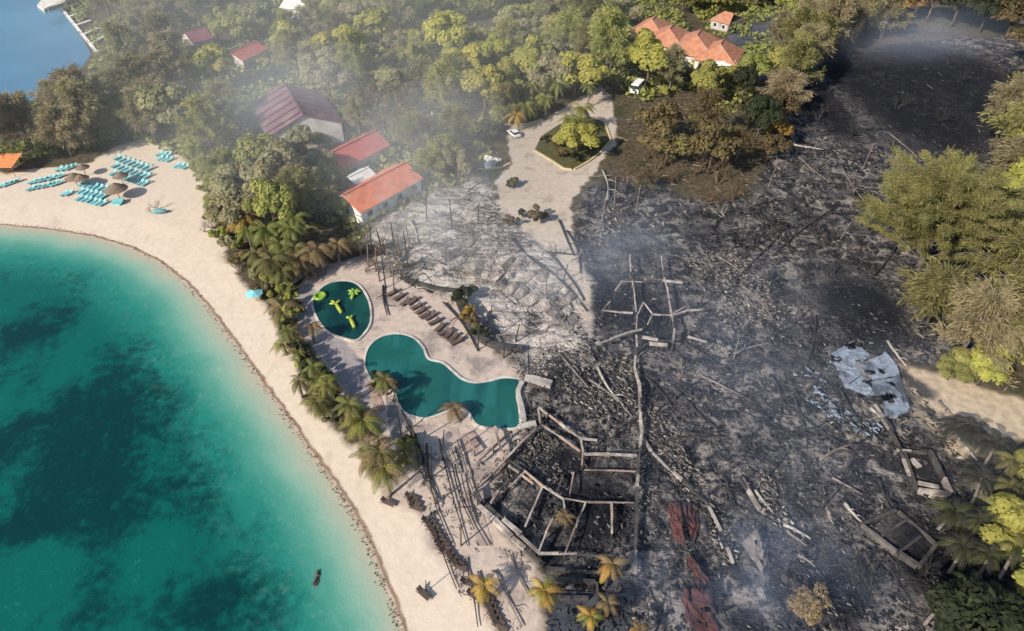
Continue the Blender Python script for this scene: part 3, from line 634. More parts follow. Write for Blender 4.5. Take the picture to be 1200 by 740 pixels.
for q in rf: c = Vector((q.x, q.y, 0)).lerp(Vector((rf[0].x+rf[2].x, rf[0].y+rf[2].y, 0))/2, .12); MB().tube([(c.x, c.y, .6), (c.x, c.y, 3.03)], [.08, .08], 6).build('post', 'white_paint', bt)

# ---------------------------------------------------------------- driveway furniture
def kerb(px, m='kerb_paint'):
    b = MB(); ribbon(b, [P(*q) for q in px], .45, -.2, .30); return tag(b.build('kerb', m), kind='structure')
kerb([(626, 177), (644, 187.5), (661, 198.5), (670, 199.5)]); kerb([(673, 199.5), (690, 190), (704, 179), (716, 165), (709, 146)]); kerb([(592, 146), (602, 147.5), (618, 146), (636, 141)])
kerb([(598, 192), (588, 197), (570, 199)])
def car(px, py, rz, label, body, size=(4.3, 1.75, 1.45), cat='car', name='parked_car'):
    L, Wd, H = size; root = empty(name, P(px, py)); tag(root, label, cat); o = root.location
    mt = Matrix.Rotation(rz, 3, 'Z'); T = lambda v: Vector(o)+mt @ Vector(v)
    prof = ([(-.5, .30), (-.49, .62), (-.40, .66), (-.34, .68), (.20, .68), (.44, .58), (.50, .48), (.5, .28)] if cat == 'car' else [(-.5, .25), (-.5, .62), (.38, .62), (.48, .5), (.5, .3), (.5, .2)])
    def ex(b, pr, wd, wt=1.0):
        n = len(pr); vs = [T((x*L, s*wd*(wt if i_top else 1), z*H)) for s in (-1, 1) for (x, z), i_top in [(q, q[1] > .8) for q in pr]]
        b.add(vs, [tuple(range(n-1, -1, -1)), tuple(range(n, 2*n))]+[(j, (j+1) % n, n+(j+1) % n, n+j) for j in range(n)]); return b
    ex(MB(), prof, Wd/2).build('body', body, root)
    cab = [(-.40, .665), (-.30, .97), (.02, 1.0), (.20, .665)] if cat == 'car' else [(-.49, .625), (-.48, 1.0), (.30, 1.0), (.40, .625)]
    ex(MB(), cab, Wd/2-.06, .86).build('windows', 'window_glass', root)
    rp = [(-.31, .965), (-.29, 1.0), (.02, 1.02), (.05, .965)] if cat == 'car' else [(-.49, .985), (-.48, 1.03), (.31, 1.03), (.32, .985)]
    ex(MB(), rp, Wd/2-.1, .9).build('roof', body, root)
    for sx in (-.32, .31):
        for sy in (-1, 1):
            b = MB(); b.tube([T((sx*L, sy*(Wd/2-.2), .32)), T((sx*L, sy*(Wd/2+.02), .32))], [.32, .32], 12); wh = b.build('wheel', 'tyre', root)
            b = MB(); b.tube([T((sx*L, sy*(Wd/2+.021), .32)), T((sx*L, sy*(Wd/2+.04), .32))], [.18, .16], 10); b.build('hub', 'concrete', wh)
    for sy in (-1, 1):
        MB().box(T((L*.492, sy*Wd*.33, .52*H)), (.08, .3, .12), rz).build('headlight', 'window_glass', root)
        MB().box(T((-L*.494, sy*Wd*.35, .55*H)), (.06, .25, .12), rz).build('tail_light', 'roof_red', root)
    return root
car(602, 159, R(118), 'white car parked by the yellow kerb on the sandy driveway', 'car_white')
car(747, 108, R(62), 'white van half in tree shade beside the driveway', 'car_white', (6.4, 2.5, 3.0), 'van', 'parked_van')

# ---------------------------------------------------------------- loungers and parasols on the beach
def lounger_meshes(cm, fm):
    d = {}
    b = MB(); b.box((0, -.25, .30), (.66, 1.35, .10)); d['cushion'] = (b.mesh('cushion', cm), (0, 0, 0))
    b = MB(); b.box((0, .68, .50), (.66, .62, .10), rot=Matrix.Rotation(R(38), 3, 'X')); d['backrest'] = (b.mesh('backrest', cm), (0, 0, 0))
    b = MB()
    for s in (-1, 1): b.box((s*.36, 0, .26), (.06, 1.95, .06))
    for x in (-.34, .34):
        for y in (-.8, .8): b.box((x, y, .115), (.06, .06, .23))
    d['frame'] = (b.mesh('frame', fm), (0, 0, 0))
    return d
LM = {'turquoise': lounger_meshes('turquoise', 'turquoise_frame'), 'burnt': lounger_meshes('burnt_mat', 'burnt_frame')}
def lounger(px, py, rz, kind, label, group, s=1.0):
    root = empty('sun_lounger', P(px, py), rz); root.scale = (s, s, s)
    tag(root, label, 'sun lounger', group)
    for k, (me, l) in LM[kind].items(): inst(k, me, root)
    return root
def block(ox, oy, cv, nc, rv, nr, ang, where, group='turquoise loungers on the upper beach'):
    rows = {1: ['only'], 2: ['front', 'rear'], 3: ['front', 'middle', 'rear']}[nr]
    c0, c1 = P(ox, oy), P(ox+cv[0]*(nc-1), oy+cv[1]*(nc-1))
    for r in range(nr):
        for c in range(nc):
            px = ox+cv[0]*c+rv[0]*r+rnd.uniform(-.5, .5); py = oy+cv[1]*c+rv[1]*r+rnd.uniform(-.4, .4)
            rn = (rows[nr-1-r] if rv[1] > 0 else rows[r]); rt = '' if nr == 1 else f' in {rn} row'
            n = ORD[c]+' ' if c else 'first '
            lounger(px, py, ang+rnd.uniform(-.12, .12), 'turquoise', f'turquoise lounger, {n}from left{rt}, {where}', group, 1.12)
block(138, 187, (5.3, 1.75), 8, (-2.6, 9.0), 3, R(-28), 'large block below the casuarinas')
block(96, 217, (5.4, 1.3), 6, (-1.2, 8.5), 3, R(-22), 'block beside the thatched parasols')
block(37, 223, (5.4, -1.2), 7, (1.5, -8), 2, R(-35), 'block under the leaning olive trees')
block(3, 219, (5.2, -1.6), 4, (0, 0), 1, R(-35), 'short line at the left edge')
block(70, 200, (5.4, -1.0), 4, (0, 0), 1, R(-30), 'short line under the casuarina edge')
block(76, 229, (5.0, -1.0), 2, (0, 0), 1, R(-30), 'pair in front of the olive trees')
block(187, 182, (5.0, .6), 3, (1, 5.5), 2, R(-30), 'small group at the top of the beach')
block(208, 196, (4.6, .6), 3, (0, 0), 1, R(-30), 'trio beside the palms')
def parasol(px, py, r, h, m, label):
    base = P(px, py); root = empty('thatched_parasol', base); tag(root, label, 'parasol', 'thatched parasols on the upper beach')
    b = MB(); n = 14
    for (r0, z0, r1, z1) in ((r, h, r*.55, h+.55*r*.5), (r*.62, h+.52*r*.5, .08, h+r*.62)):
        vs = [(base.x+q*math.cos(2*math.pi*i/n)*(1+.05*rnd.uniform(-1, 1)), base.y+q*math.sin(2*math.pi*i/n), z) for q, z in ((r0, z0), (r1, z1)) for i in range(n)]
        b.add(vs, [(i, (i+1) % n, n+(i+1) % n, n+i) for i in range(n)]+[tuple(range(n, 2*n))]+[tuple(range(n-1, -1, -1))])
    b.build('roof', m, root); MB().tube([(base.x, base.y, 0), (base.x, base.y, h+.2)], [.09, .08], 7).build('pole', 'wood', root)
parasol(101, 206, 1.5, 2.0, 'thatch', 'small brown thatched parasol standing alone behind the lounger block')
parasol(91, 218, 1.9, 2.0, 'thatch', 'grey-brown thatched parasol at the left end of the lounger block')
parasol(99, 219, 1.7, 2.0, 'thatch', 'grey-brown thatched parasol over the left loungers, right of its twin')
parasol(145, 216, 1.7, 2.0, 'thatch', 'dark thatched parasol between two turquoise lounger blocks')
parasol(140, 232, 2.4, 2.1, 'thatch', 'wide thatched parasol nearest the water, alone at the block end')
b = MB(); c = P(142, 234); tk = empty('lounger_stack', c); tag(tk, 'stack of turquoise loungers under the widest parasol', 'lounger stack')
for i in range(5): MB().box((c.x+.05*i, c.y-1.6, .12+.16*i), (2.2, 1.5, .13), .15*i-.3).build('cushion', 'turquoise', tk)
tp = empty('beach_kayak', P(188, 250)); tag(tp, 'upturned teal kayak lying beside burnt branches on the sand', 'kayak')
q = P(188, 250); b = MB(); b.tube([(q.x-1.8, q.y-.2, .25), (q.x-.9, q.y-.1, .4), (q.x, q.y, .45), (q.x+.9, q.y+.1, .4), (q.x+1.8, q.y+.2, .25)], [.05, .5, .6, .5, .05], 8); b.build('hull', 'thatch_blue', tp, True)
b = MB(); b.bar((q.x-1.2, q.y-.12, 1.0), (q.x+1.2, q.y+.12, 1.0), .08, .1); b.build('keel', 'turquoise', tp)
tarp = empty('blue_parasol', P(298, 348)); tag(tarp, 'torn bright turquoise parasol leaning at the beach edge', 'parasol')
q = P(298, 344, 1.6); b = MB(); n = 8; vs = [(q.x, q.y, q.z+.6)]+[(q.x+1.5*math.cos(2*math.pi*i/n), q.y+1.5*math.sin(2*math.pi*i/n), q.z+.25*math.sin(i*2.2)) for i in range(n)]
b.add(vs, [(0, 1+i, 1+(i+1) % n) for i in range(n)]); b.build('canopy', 'turquoise', tarp); MB().tube([(q.x, q.y, 0), (q.x, q.y, q.z+.6)], [.05, .04], 6).build('pole', 'wood', tarp)

# charred loungers by the pools and along the lower beach
ROW = [(459, 345), (467, 350), (475, 356), (483, 355), (488, 361), (493, 366), (498, 371), (504, 373), (509, 379), (515, 386), (520, 391), (525, 394), (531, 398), (535, 402)]
for i, (px, py) in enumerate(ROW): lounger(px, py, R(-42)+rnd.uniform(-.2, .2), 'burnt', f'charred brown lounger, {ORD[i] if i else "first"} from the left in the row above the winding pool', 'charred loungers above the winding pool', 1.15)
for i in range(8): lounger(503+i*3.0+rnd.uniform(-.6, .6), 612+i*5.2, R(66)+rnd.uniform(-.2, .2), 'burnt', f'charred lounger, {ORD[i] if i else "first"} from the top of the beach row by the grey walk', 'charred loungers on the lower beach')
for i, (px, py) in enumerate([(531, 654), (535, 660), (539, 665)]): lounger(px, py, R(60), 'burnt', f'greyed lounger, {ORD[i] if i else "first"} of three heaped below the beach row', 'charred loungers on the lower beach')
for i, (px, py) in enumerate([(483, 584), (486, 590), (488, 596)]): lounger(px, py, R(68), 'burnt', f'dark lounger, {ORD[i] if i else "first"} of three side by side below the last palms', 'charred loungers on the lower beach')
for px, py, l in ((455, 590, 'lone dark lounger on sand just below the beach palms'), (497, 697, 'lone dark lounger far down the open beach near the water'), (549, 684, 'dark lounger beside the bright orange palm'),
                  (556, 699, 'dark lounger below the bright orange palm'), (447, 549, 'dark lounger in the shade of the lowest beach palms'), (452, 556, 'second dark lounger under the lowest beach palms')):
    lounger(px, py, R(60)+rnd.uniform(-.3, .3), 'burnt', l, 'charred loungers on the lower beach')
for i in range(6): lounger(570+i*3.2, 700+i*7, R(60)+rnd.uniform(-.3, .3), 'burnt', f'blackened lounger, {ORD[i] if i else "first"} from the top of the line below the orange palm', 'charred loungers on the lower beach')
for px, py in ((496, 688),):
    pr = empty('parasol_pole', P(500, 692)); tag(pr, 'thin dark parasol pole beside the lone lounger on open beach', 'parasol pole'); q = P(500, 692)
    MB().tube([(q.x, q.y, 0), (q.x+.05, q.y, 2.2)], [.06, .05], 6).build('pole', 'burnt_frame', pr); MB().box((q.x, q.y, .06), (.5, .5, .12)).build('base', 'concrete', pr)
rk = MB(); c = P(371, 677, SEA_Z)
for i in range(9): rk.tube([(c.x+rnd.uniform(-.3, .6), c.y-.9+i*.2, -.7), (c.x+rnd.uniform(-.2, .3), c.y-.9+i*.2, -.2+rnd.uniform(-.1, .12))], [.32, .16], 6)
tag(rk.build('reef_rock', 'rock'), 'dark knobbly rock just breaking the shallow water', 'rock')

# ---------------------------------------------------------------- burnt frames, ruins
def frame(name, label, z, polys, m, th=.35, posts=True, m2=None, cat='ruined building', seg=2.6, drop=.08):
    """charred building frame: every beam and post its own part; polys are lines of pixels at beam height z"""
    allp = [P(*q, z) for pl in polys for q in pl]; c = sum(allp, Vector())/len(allp)
    root = empty(name, (c.x, c.y, 0)); tag(root, label, cat); done = []
    for i, pl in enumerate(polys):
        w_ = [P(*q, z+.015*(i % 7)) for q in pl]
        for a, c_ in zip(w_[:-1], w_[1:]):
            d = (c_-a).normalized(); sag = Vector((0, 0, rnd.uniform(-.12, .05)))
            Ln = (c_-a).length; k = max(1, int(round(Ln/seg)))
            for j in range(k):
                if k > 1 and rnd.random() < drop: continue
                u0, u1 = j/k, (j+1)/k*(1 if rnd.random() < .8 else 1)-(rnd.uniform(0, .12)/k if rnd.random() < .3 else 0)
                jit = lambda: Vector((rnd.uniform(-.07, .07), rnd.uniform(-.07, .07), rnd.uniform(-.10, .06)))
                MB().bar(a.lerp(c_, u0)+d*.02+jit(), a.lerp(c_, u1)-d*.02+sag+jit(), th*rnd.uniform(.6, 1.2), th*rnd.choice((.5, .8, 1.0, 1.3, 1.9))).build('beam', (m if not m2 or rnd.random() < .62 else m2) if rnd.random() < .85 else 'beam_dark', root)
        if posts:
            for q in w_:
                if all((q.xy-e.xy).length > 1.2 for e in done):
                    done.append(q); b = MB(); b.box((q.x, q.y, (q.z-th/2-.7)/2), (.16, .16, q.z-th/2+.7)); b.build('post', 'beam_dark', root)
    return root
frame('burnt_roof_frame', 'pale open roof frame with a splayed polygon of beams over black ash', 2.0,
      [[(738, 299), (739, 318), (743, 340), (745, 365), (746, 407)], [(728, 330), (752, 330), (776, 329.5), (800, 331)], [(728, 331), (721, 340)], [(706, 364), (744, 367)], [(706, 363), (715, 352)],
       [(775, 300), (778, 325), (782, 337), (787, 368), (790, 386), (789, 400)], [(754, 354), (765, 368), (786, 369), (804, 359)], [(786, 370), (806, 364), (824, 362)], [(765, 368), (752, 395), (771, 399), (789, 400)],
       [(754, 354), (747, 369), (746, 385)], [(690, 406), (716, 398), (739, 389), (752, 386)], [(806, 394), (829, 401)]], 'beam_pale', .25)
frame('fallen_ridge', 'long thin line of pale beams running down from the roof frame', 1.2,
      [[(782, 405), (760, 403), (745, 416), (744, 431), (749, 450), (750, 485), (752, 506), (748, 542), (747, 571), (746, 620), (745, 672)], [(750, 486), (738, 494), (722, 500)]], 'beam_pale', .34, True, 'beam_dark')
frame('octagonal_frame', 'large octagonal charred hall frame of radiating pale beams by the pool', 1.0,
      [[(631, 478), (656, 496), (681, 514), (683, 531), (682, 546)], [(631, 478), (633, 496)], [(635, 498), (656, 512), (680, 529)], [(681, 514), (700, 516), (747, 516)], [(683, 532), (715, 533), (746, 534)], [(685, 551), (716, 551), (747, 552)],
       [(596, 538), (615, 552), (636, 570), (660, 584), (663, 606)], [(628, 504), (610, 520), (594, 537), (576, 556), (559, 572)], [(615, 553), (598, 571)], [(636, 571), (625, 594), (615, 617)], [(660, 584), (686, 588), (716, 589), (743, 590)],
       [(686, 589), (674, 619), (662, 648)], [(717, 590), (717, 625)], [(655, 592), (640, 624), (632, 646)], [(633, 649), (676, 650), (717, 652)], [(660, 556), (654, 572)], [(672, 553), (668, 578)],
       [(640, 508), (650, 522)], [(596, 545), (640, 578)]], 'beam_pale', .24, True, 'beam_pink')
frame('hall_wall_plate', 'double charred wall plate closing the lower left side of the octagonal frame', 1.0,
      [[(561, 592), (580, 610), (600, 630), (634, 661)], [(570, 592), (590, 610), (610, 628), (634, 650)], [(558, 572), (561, 592)]], 'beam_pale', .5, True, 'beam_dark')
frame('deck_edging', 'long straight pair of dark deck rails running beside the winding pool', .5,
      [[(524, 508), (540, 556), (556, 612), (572, 640)], [(536, 515), (549, 560), (561, 592)], [(488, 540), (500, 568), (512, 590)]], 'beam_dark', .13, False)
frame('burnt_pergola', 'grey pergola frame fallen over pale planks beside the pool end', 1.2,
      [[(560, 540), (578, 524), (600, 505)], [(560, 565), (566, 555), (572, 552)], [(575, 590), (585, 575), (600, 560)], [(556, 528), (548, 512)], [(580, 500), (590, 535)]], 'beam_pink', .3, True, 'beam_dark')
# low footings of burnt rooms over the char, and lying walls
frame('room_footings', 'faint grey room footings at the foot of the burnt slope', .35,
      [[(648, 700), (690, 702), (735, 706)], [(650, 680), (700, 682)], [(640, 668), (712, 672)], [(700, 682), (704, 730)]], 'beam_dark', .4, False)
frame('burnt_timber_wall', 'fallen pale wall strip slanting down past the collapsed red roof', .45, [[(788, 553), (800, 563), (812, 575), (831, 592)], [(831, 593), (845, 622), (860, 662)], [(785, 550), (764, 530), (752, 510)]], 'beam_pale', .34, False, 'beam_dark', drop=.3)
frame('burnt_timber_wall', 'fallen pale wall strip right of the collapsed red roof', .4, [[(866, 559), (876, 575), (891, 598)]], 'beam_pale', .4, False, 'beam_dark', drop=.3)
# grey peaked sheet
rs = empty('fallen_roof_sheet', P(892, 645)); tag(rs, 'tattered grey roof sheet peaked like a tent near the red roof', 'roof sheet')
for q in ([(869, 637, .3), (885, 622, 1.5), (896, 640, 1.2), (893, 672, .2)], [(885, 622, 1.4), (899, 634, .2), (901, 660, .1), (893, 672, .2), (896, 640, 1.1)]): crumple([P(*x) for x in q[:4]], 5, 6, .14, .3, int(q[0][0])).build('sheet', 'sheet_dark', rs)
# collapsed red roof
rr = empty('collapsed_red_roof', P(805, 625)); tag(rr, 'collapsed dull red roof in two torn sections on charred ground', 'roof')
for q in ([(780, 590, .9), (798, 590, 1.2), (803, 640, .9), (789, 632, .3)], [(799, 590, 1.2), (815, 592, .5), (820, 612, .4), (812, 642, .3), (804, 641, .9)], [(803, 650, .5), (812, 655, .8), (831, 682, .3), (818, 690, .2), (806, 688, .4)], [(800, 692, .2), (836, 690, .2), (842, 760, .2), (806, 760, .2)]):
    sh = crumple([P(*x) for x in q[:4]], 7, 9, .16, .35, int(q[0][0])).build('sheet', 'red_sheet', rr)
    a0, a1, a2, a3 = (P(*x) for x in q[:4])
    for i in range(4): f = (i+.3+.4*rnd.random())/4; MB().bar(a0.lerp(a1, f)+Vector((0, 0, .06)), a3.lerp(a2, f)+Vector((0, 0, .06)), .12, .09).build('batten', 'red_sheet', sh)
# white ruined slab
ws = empty('white_ruin', P(1015, 450)); tag(ws, 'ruined white floor slab broken into panels with sooty openings', 'ruined building')
for q in ([(974, 420), (999, 404), (1019, 418), (1003, 430)], [(975, 423), (1002, 431), (1008, 442), (992, 453), (984, 439)], [(1005, 430), (1035, 417.5), (1047, 430), (1050, 443), (1022, 447)], [(993, 454), (1009, 443), (1022, 449), (1034, 463), (1020, 465)],
          [(1024, 449), (1051, 445), (1063, 481), (1051, 490), (1036, 488), (1035, 464)]):
    w_ = W(q); sl = MB(); sl.prism([(p.x, p.y) for p in w_], -.6, rnd.uniform(.46, .54)); sl.build('panel', 'white_slab', ws)
    q4 = [q[0], q[1], q[2], q[-1]]; crumple([P(*x, .60) for x in q4], 7, 7, .2, .22, int(q[0][1])).build('torn_sheet', 'white_slab', ws)
for (a, c) in (((974, 419), (999, 403)), ((1035, 416), (1047, 429)), ((1048, 431), (1063, 481)), ((1062, 483), (1036, 489)), ((984, 439), (993, 455))):
    p, q = P(*a), P(*c); MB().bar(p+Vector((0, 0, .25)), q+Vector((0, 0, .15)), .3, .9).build('wall', 'white_slab', ws)
for (px, py, sx, sy) in ((998, 409, 2.4, 1.0), (977, 424, 1.6, 1.2), (1030, 439, 1.0, .9), (1041, 454, 1.2, 1.6), (1039, 470, 2.0, 1.8), (1018, 440, 1.4, 1.0), (1014, 452, 1.6, .8)):
    p = P(px, py); b = MB()
    for k in range(6): b.box((p.x+rnd.uniform(-sx, sx)*.35, p.y+rnd.uniform(-sy, sy)*.35, .66), (sx*.6, sy*.5, .14), rnd.uniform(0, 3))
    b.build('soot_heap', 'soot_shade', ws)
frame('slab_outrigger', 'splintered grey beams fanning left from the white ruined slab', .5, [[(934, 445), (956, 447), (980, 438)], [(944, 458), (958, 446)], [(1020, 478), (1034, 490), (1052, 520), (1066, 558)], [(1026, 474), (1046, 506), (1058, 530)], [(1050, 527), (1086, 531)]], 'beam_pale', .35, False, 'beam_dark')
# broken white-edged building
wb = empty('broken_building', P(1085, 562)); tag(wb, 'roofless narrow building with broken white wall tops and dark inside', 'ruined building')
q = [P(*x) for x in ((1058, 532), (1073, 578), (1112, 583), (1103, 563), (1087, 530))]
b = MB(); b.prism([(v.x, v.y) for v in q], -.6, .1); b.build('floor', 'soot_shade', wb)
for i, (h0, wd) in enumerate(((.8, .25), (1.0, .35), (1.1, .35), (.9, .45), (.5, .22))):
    a, c = q[i], q[(i+1) % 5]; d = (c-a).normalized(); MB().bar(a+d*.15+Vector((0, 0, h0/2-.3)), c-d*.3+Vector((0, 0, h0/2-.3)), wd, h0+.6).build('wall', 'beam_pale' if i in (1, 2) else 'beam_dark', wb)
MB().bar(P(1076, 566, .8), P(1100, 571, .8), .5, .3).build('lintel', 'beam_pale', wb); MB().bar(P(1068, 538, .3), P(1078, 548, .3), .8, .2).build('slab', 'beam_pale', wb)
# roofless dark box
db = empty('roofless_building', P(1043, 640)); tag(db, 'roofless square building of sooty walls with a black interior', 'ruined building')
q = [P(*x) for x in ((1006, 618), (1050, 652), (1074, 668), (1096, 640), (1050, 600))]
b = MB(); b.prism([(v.x, v.y) for v in q], -.6, .06); b.build('floor', 'soot_shade', db)
for i in range(5):
    a, c = q[i], q[(i+1) % 5]; d = (c-a).normalized(); h0 = (.9, 1.1, .9, .5, .6)[i]; MB().bar(a+d*.2+Vector((0, 0, h0/2-.3)), c-d*.2+Vector((0, 0, h0/2-.3)), .4, h0+.6).build('wall', 'sheet_dark' if i in (0, 1) else 'beam_dark', db)
for a, c in (((1050, 651), (1078, 630)), ((1030, 632), (1062, 610))): MB().bar(P(*a, .3), P(*c, .3), .3, .7).build('inner_wall', 'beam_dark', db)
# white wreck and pale planks left of the driveway
wr = empty('white_wreck', P(576, 190)); tag(wr, 'crumpled white heap of panels at the driveway edge', 'wreck')
for i in range(9): MB().box(P(576+rnd.uniform(-7, 7), 190+rnd.uniform(-5, 5), .5), (2.0, 1.3, .12), rot=Euler((rnd.uniform(-.7, .7), rnd.uniform(-.7, .7), rnd.uniform(0, 3))).to_matrix()).build('panel', 'white_paint' if i % 3 else 'pale_ash', wr)

# ---------------------------------------------------------------- corrugated sheets over the ash
def corrugated(L, Wd, seed):
    r = random.Random(seed); n = 18; vs = []; fs = []
    for i in range(n+1):
        for j in range(5):
            x = (i/n-.5)*L; y = (j/4-.5)*Wd; z = .10*math.sin(i*math.pi)*0+(.03 if i % 2 else -.03)+.35*math.sin(x*.7+seed)*.5+.25*math.sin(y*1.4+seed*2)+r.uniform(-.05, .05)
            vs.append((x, y, z))
    m_ = len(vs); vs += [(x, y, z-.04) for x, y, z in vs]
    for i in range(n):
        for j in range(4):
            a = i*5+j; fs.append((a, a+5, a+6, a+1)); fs.append((m_+a, m_+a+1, m_+a+6, m_+a+5))
    b = MB(); b.add(vs, fs); return b.mesh('roof_sheet', 'sheet_metal')
SHEETS = [corrugated(6.5, 1.8, k) for k in range(4)]+[corrugated(4.5, 1.4, k+9) for k in range(3)]
rs_ = random.Random(21); k = 0
for row in range(13):
    x0, y0 = 524+11.5*row+rs_.uniform(-3, 3), 306+6.6*row+rs_.uniform(-2, 2)
    A, B = P(x0, y0), P(x0+36, y0-27); d = B-A; rz = math.atan2(d.y, d.x); kk = 2+row % 2
    for i in range(kk):
        c = A.lerp(B, (i+.5)/kk+rs_.uniform(-.05, .05))
        if inside(ash_poly, c.x, c.y) < .8: continue
        o = inst('roof_sheet', SHEETS[rs_.randrange(7)], None, (c.x, c.y, .35), (R(rs_.uniform(14, 34)), rs_.uniform(-.1, .1), rz+rs_.uniform(-.14, .14)), (d.length/kk/6.0*rs_.uniform(.7, 1.05), rs_.uniform(.7, 1.15), 1))
        later(o, 'crumpled ash-coated roof sheet lying in a slanting row', 'roof sheet', 'roof sheets in rows on the ash')
# fallen logs one by one; some black ones stand in for cast trunk shadows
def log(a, c, r0, m, label=None, z=.25, name='fallen_log'):
    A, B = P(*a, z), P(*c, z); mid = (A+B)/2; o = empty(name, (mid.x, mid.y, 0)); d = B-A; n = 6
    sd = Vector((-d.y, d.x, 0)).normalized(); k = rnd.uniform(-.06, .06)*d.length
    pts = [A.lerp(B, i/n)+sd*k*math.sin(math.pi*i/n)+Vector((0, 0, rnd.uniform(-.05, .12))) for i in range(n+1)]
    MB().tube(pts, [r0*(1-.5*i/n) for i in range(n+1)], 6).build('stem', m, o, True)
    for j in range(2):
        q = pts[2+j*2]; s = rnd.choice((-1, 1)); MB().tube([q, q+sd*s*d.length*.10+d*.05+Vector((0, 0, .2)), q+sd*s*d.length*.16+d*.12+Vector((0, 0, .1))], [r0*.5, r0*.35, r0*.15], 5).build('branch', m, o, True)
    if label: tag(o, label, 'fallen log')
    return o
LOGS = [((541, 232), (578, 214), 'p'), ((545, 228), (574, 208), 'g'), ((480, 258), (489, 285), 'p'), ((462, 312), (478, 290), 'p'), ((449, 335), (454, 370), 'b'), ((520, 355), (560, 412), 'b'), ((570, 365), (590, 408), 'g'), ((553, 362), (582, 392), 'g'),
        ((655, 258), (672, 300), 'b'), ((664, 270), (680, 320), 'b'), ((645, 298), (684, 352), 'b'), ((600, 280), (640, 318), 'b'), ((618, 300), (688, 365), 'b'), ((640, 296), (700, 300), 'b'), ((706, 200), (711, 234), 'p'), ((690, 208), (720, 206), 'g'),
        ((957, 370), (942, 440), 'b'), ((860, 330), (925, 262), 'b'), ((905, 300), (985, 240), 'b'), ((935, 183), (972, 214), 'g'), ((930, 170), (965, 176), 'p'), ((985, 195), (1012, 235), 'g'), ((1040, 155), (1075, 185), 'g'), ((1050, 290), (1016, 330), 'b'),  # long black pair over the upper char: cast shadows of tall trunks
        ((870, 335), (900, 360), 'g'), ((880, 345), (905, 372), 'g'), ((840, 300), (870, 320), 'g'), ((806, 470), (842, 505), 'b'), ((820, 440), (880, 470), 'g'), ((764, 520), (850, 505), 'b'), ((800, 505), (850, 512), 'b'), ((905, 440), (920, 480), 'b'), ((915, 470), (985, 520), 'b'),
        ((930, 462), (946, 520), 'b'), ((985, 455), (1012, 500), 'b'), ((860, 415), (905, 402), 'g'), ((918, 615), (950, 632), 'p'), ((922, 622), (946, 640), 'g'), ((885, 575), (905, 600), 'p'), ((880, 585), (900, 590), 'g'), ((935, 650), (955, 665), 'g'), ((870, 560), (880, 580), 'g'),
        ((975, 560), (1010, 580), 'g'), ((960, 540), (1000, 520), 'g'), ((1030, 560), (1045, 600), 'b'), ((990, 590), (1010, 612), 'p'), ((1100, 470), (1130, 500), 'g'), ((1120, 510), (1145, 540), 'p'), ((1040, 400), (1062, 430), 'p'), ((640, 430), (700, 470), 'b'), ((660, 420), (690, 455), 'g'),
        ((700, 430), (735, 480), 'p'), ((690, 445), (742, 490), 'g'), ((755, 440), (790, 480), 'b'), ((800, 400), (860, 440), 'b'), ((890, 250), (930, 300), 'b'), ((850, 560), (860, 600), 'b'), ((900, 520), (960, 500), 'b'), ((1050, 200), (1100, 250), 'g'), ((500, 520), (530, 640), 'b'), ((515, 515), (548, 640), 'b'), ((470, 480), (492, 545), 'b'), ((505, 600), (535, 690), 'b'), ((545, 655), (560, 735), 'b'), ((560, 670), (585, 740), 'g'), ((580, 668), (612, 735), 'g'), ((598, 650), (622, 700), 'g'), ((476, 500), (500, 560), 'b'), ((486, 508), (515, 585), 'b'), ((530, 545), (556, 620), 'b')]  # thin black ones along the terrace: trunk shadows and logs alike
for a, c, k in LOGS:
    col = {'p': 'bark_pale', 'g': 'bark_grey', 'b': 'bark_charred'}[k]; nm = {'p': 'bleached pale', 'g': 'ash-grey', 'b': 'charred black'}[k]  # 'b' also covers black logs standing in for trunk shadows
    o = log(a, c, {'p': .28, 'g': .24, 'b': .22}[k]*(.5 if a[0] < 600 and a[1] > 470 else .9), col); later(o, f'{nm} fallen log', 'fallen log', 'fallen logs over the burnt ground, some black ones standing in for trunk shadows')

# burnt trunks still standing
def pole(px, py, H, m='bark_charred', r0=.16):
    q = P(px, py); o = empty('dead_tree', q); k = (rnd.uniform(-.9, .9), rnd.uniform(-.9, .9)); n = 5
    MB().tube([(q.x+k[0]*(i/n)**1.4, q.y+k[1]*(i/n)**1.4, -.8+(H+.8)*i/n) for i in range(n+1)], [r0*(1-.45*i/n) for i in range(n+1)], 6).build('trunk', m, o, True)
    later(o, {'bark_charred': 'charred standing trunk', 'bark_brown': 'brown burnt standing trunk', 'bark_grey': 'grey burnt standing trunk'}[m], 'dead tree', 'burnt trunks still standing')
for px, py in ((445, 330), (452, 338), (458, 325), (462, 345), (470, 322), (440, 318), (432, 312), (455, 308), (468, 305), (448, 295), (478, 312), (425, 303), (436, 298), (462, 290), (480, 290)): pole(px, py, rnd.uniform(4.5, 8), rnd.choice(('bark_brown', 'bark_brown', 'bark_grey', 'bark_charred')), .15)
for px, py in ((486, 520), (494, 545), (505, 560), (512, 590), (540, 640), (518, 540), (470, 510)): pole(px, py, rnd.uniform(3, 6.5), rnd.choice(('bark_charred', 'bark_charred', 'bark_brown')), .13)
for px, py in ((560, 410), (575, 398), (590, 420), (604, 400), (690, 250), (705, 262), (676, 308), (660, 330), (640, 350), (720, 240), (745, 250), (840, 260), (870, 280), (910, 300), (940, 330), (900, 220), (930, 200), (960, 230), (985, 280), (1010, 200), (820, 360), (860, 420), (930, 380), (790, 470), (900, 560), (960, 600), (620, 440), (560, 260), (530, 270), (500, 260)): pole(px, py, rnd.uniform(3, 8), rnd.choice(('bark_charred', 'bark_charred', 'bark_grey')), .15)
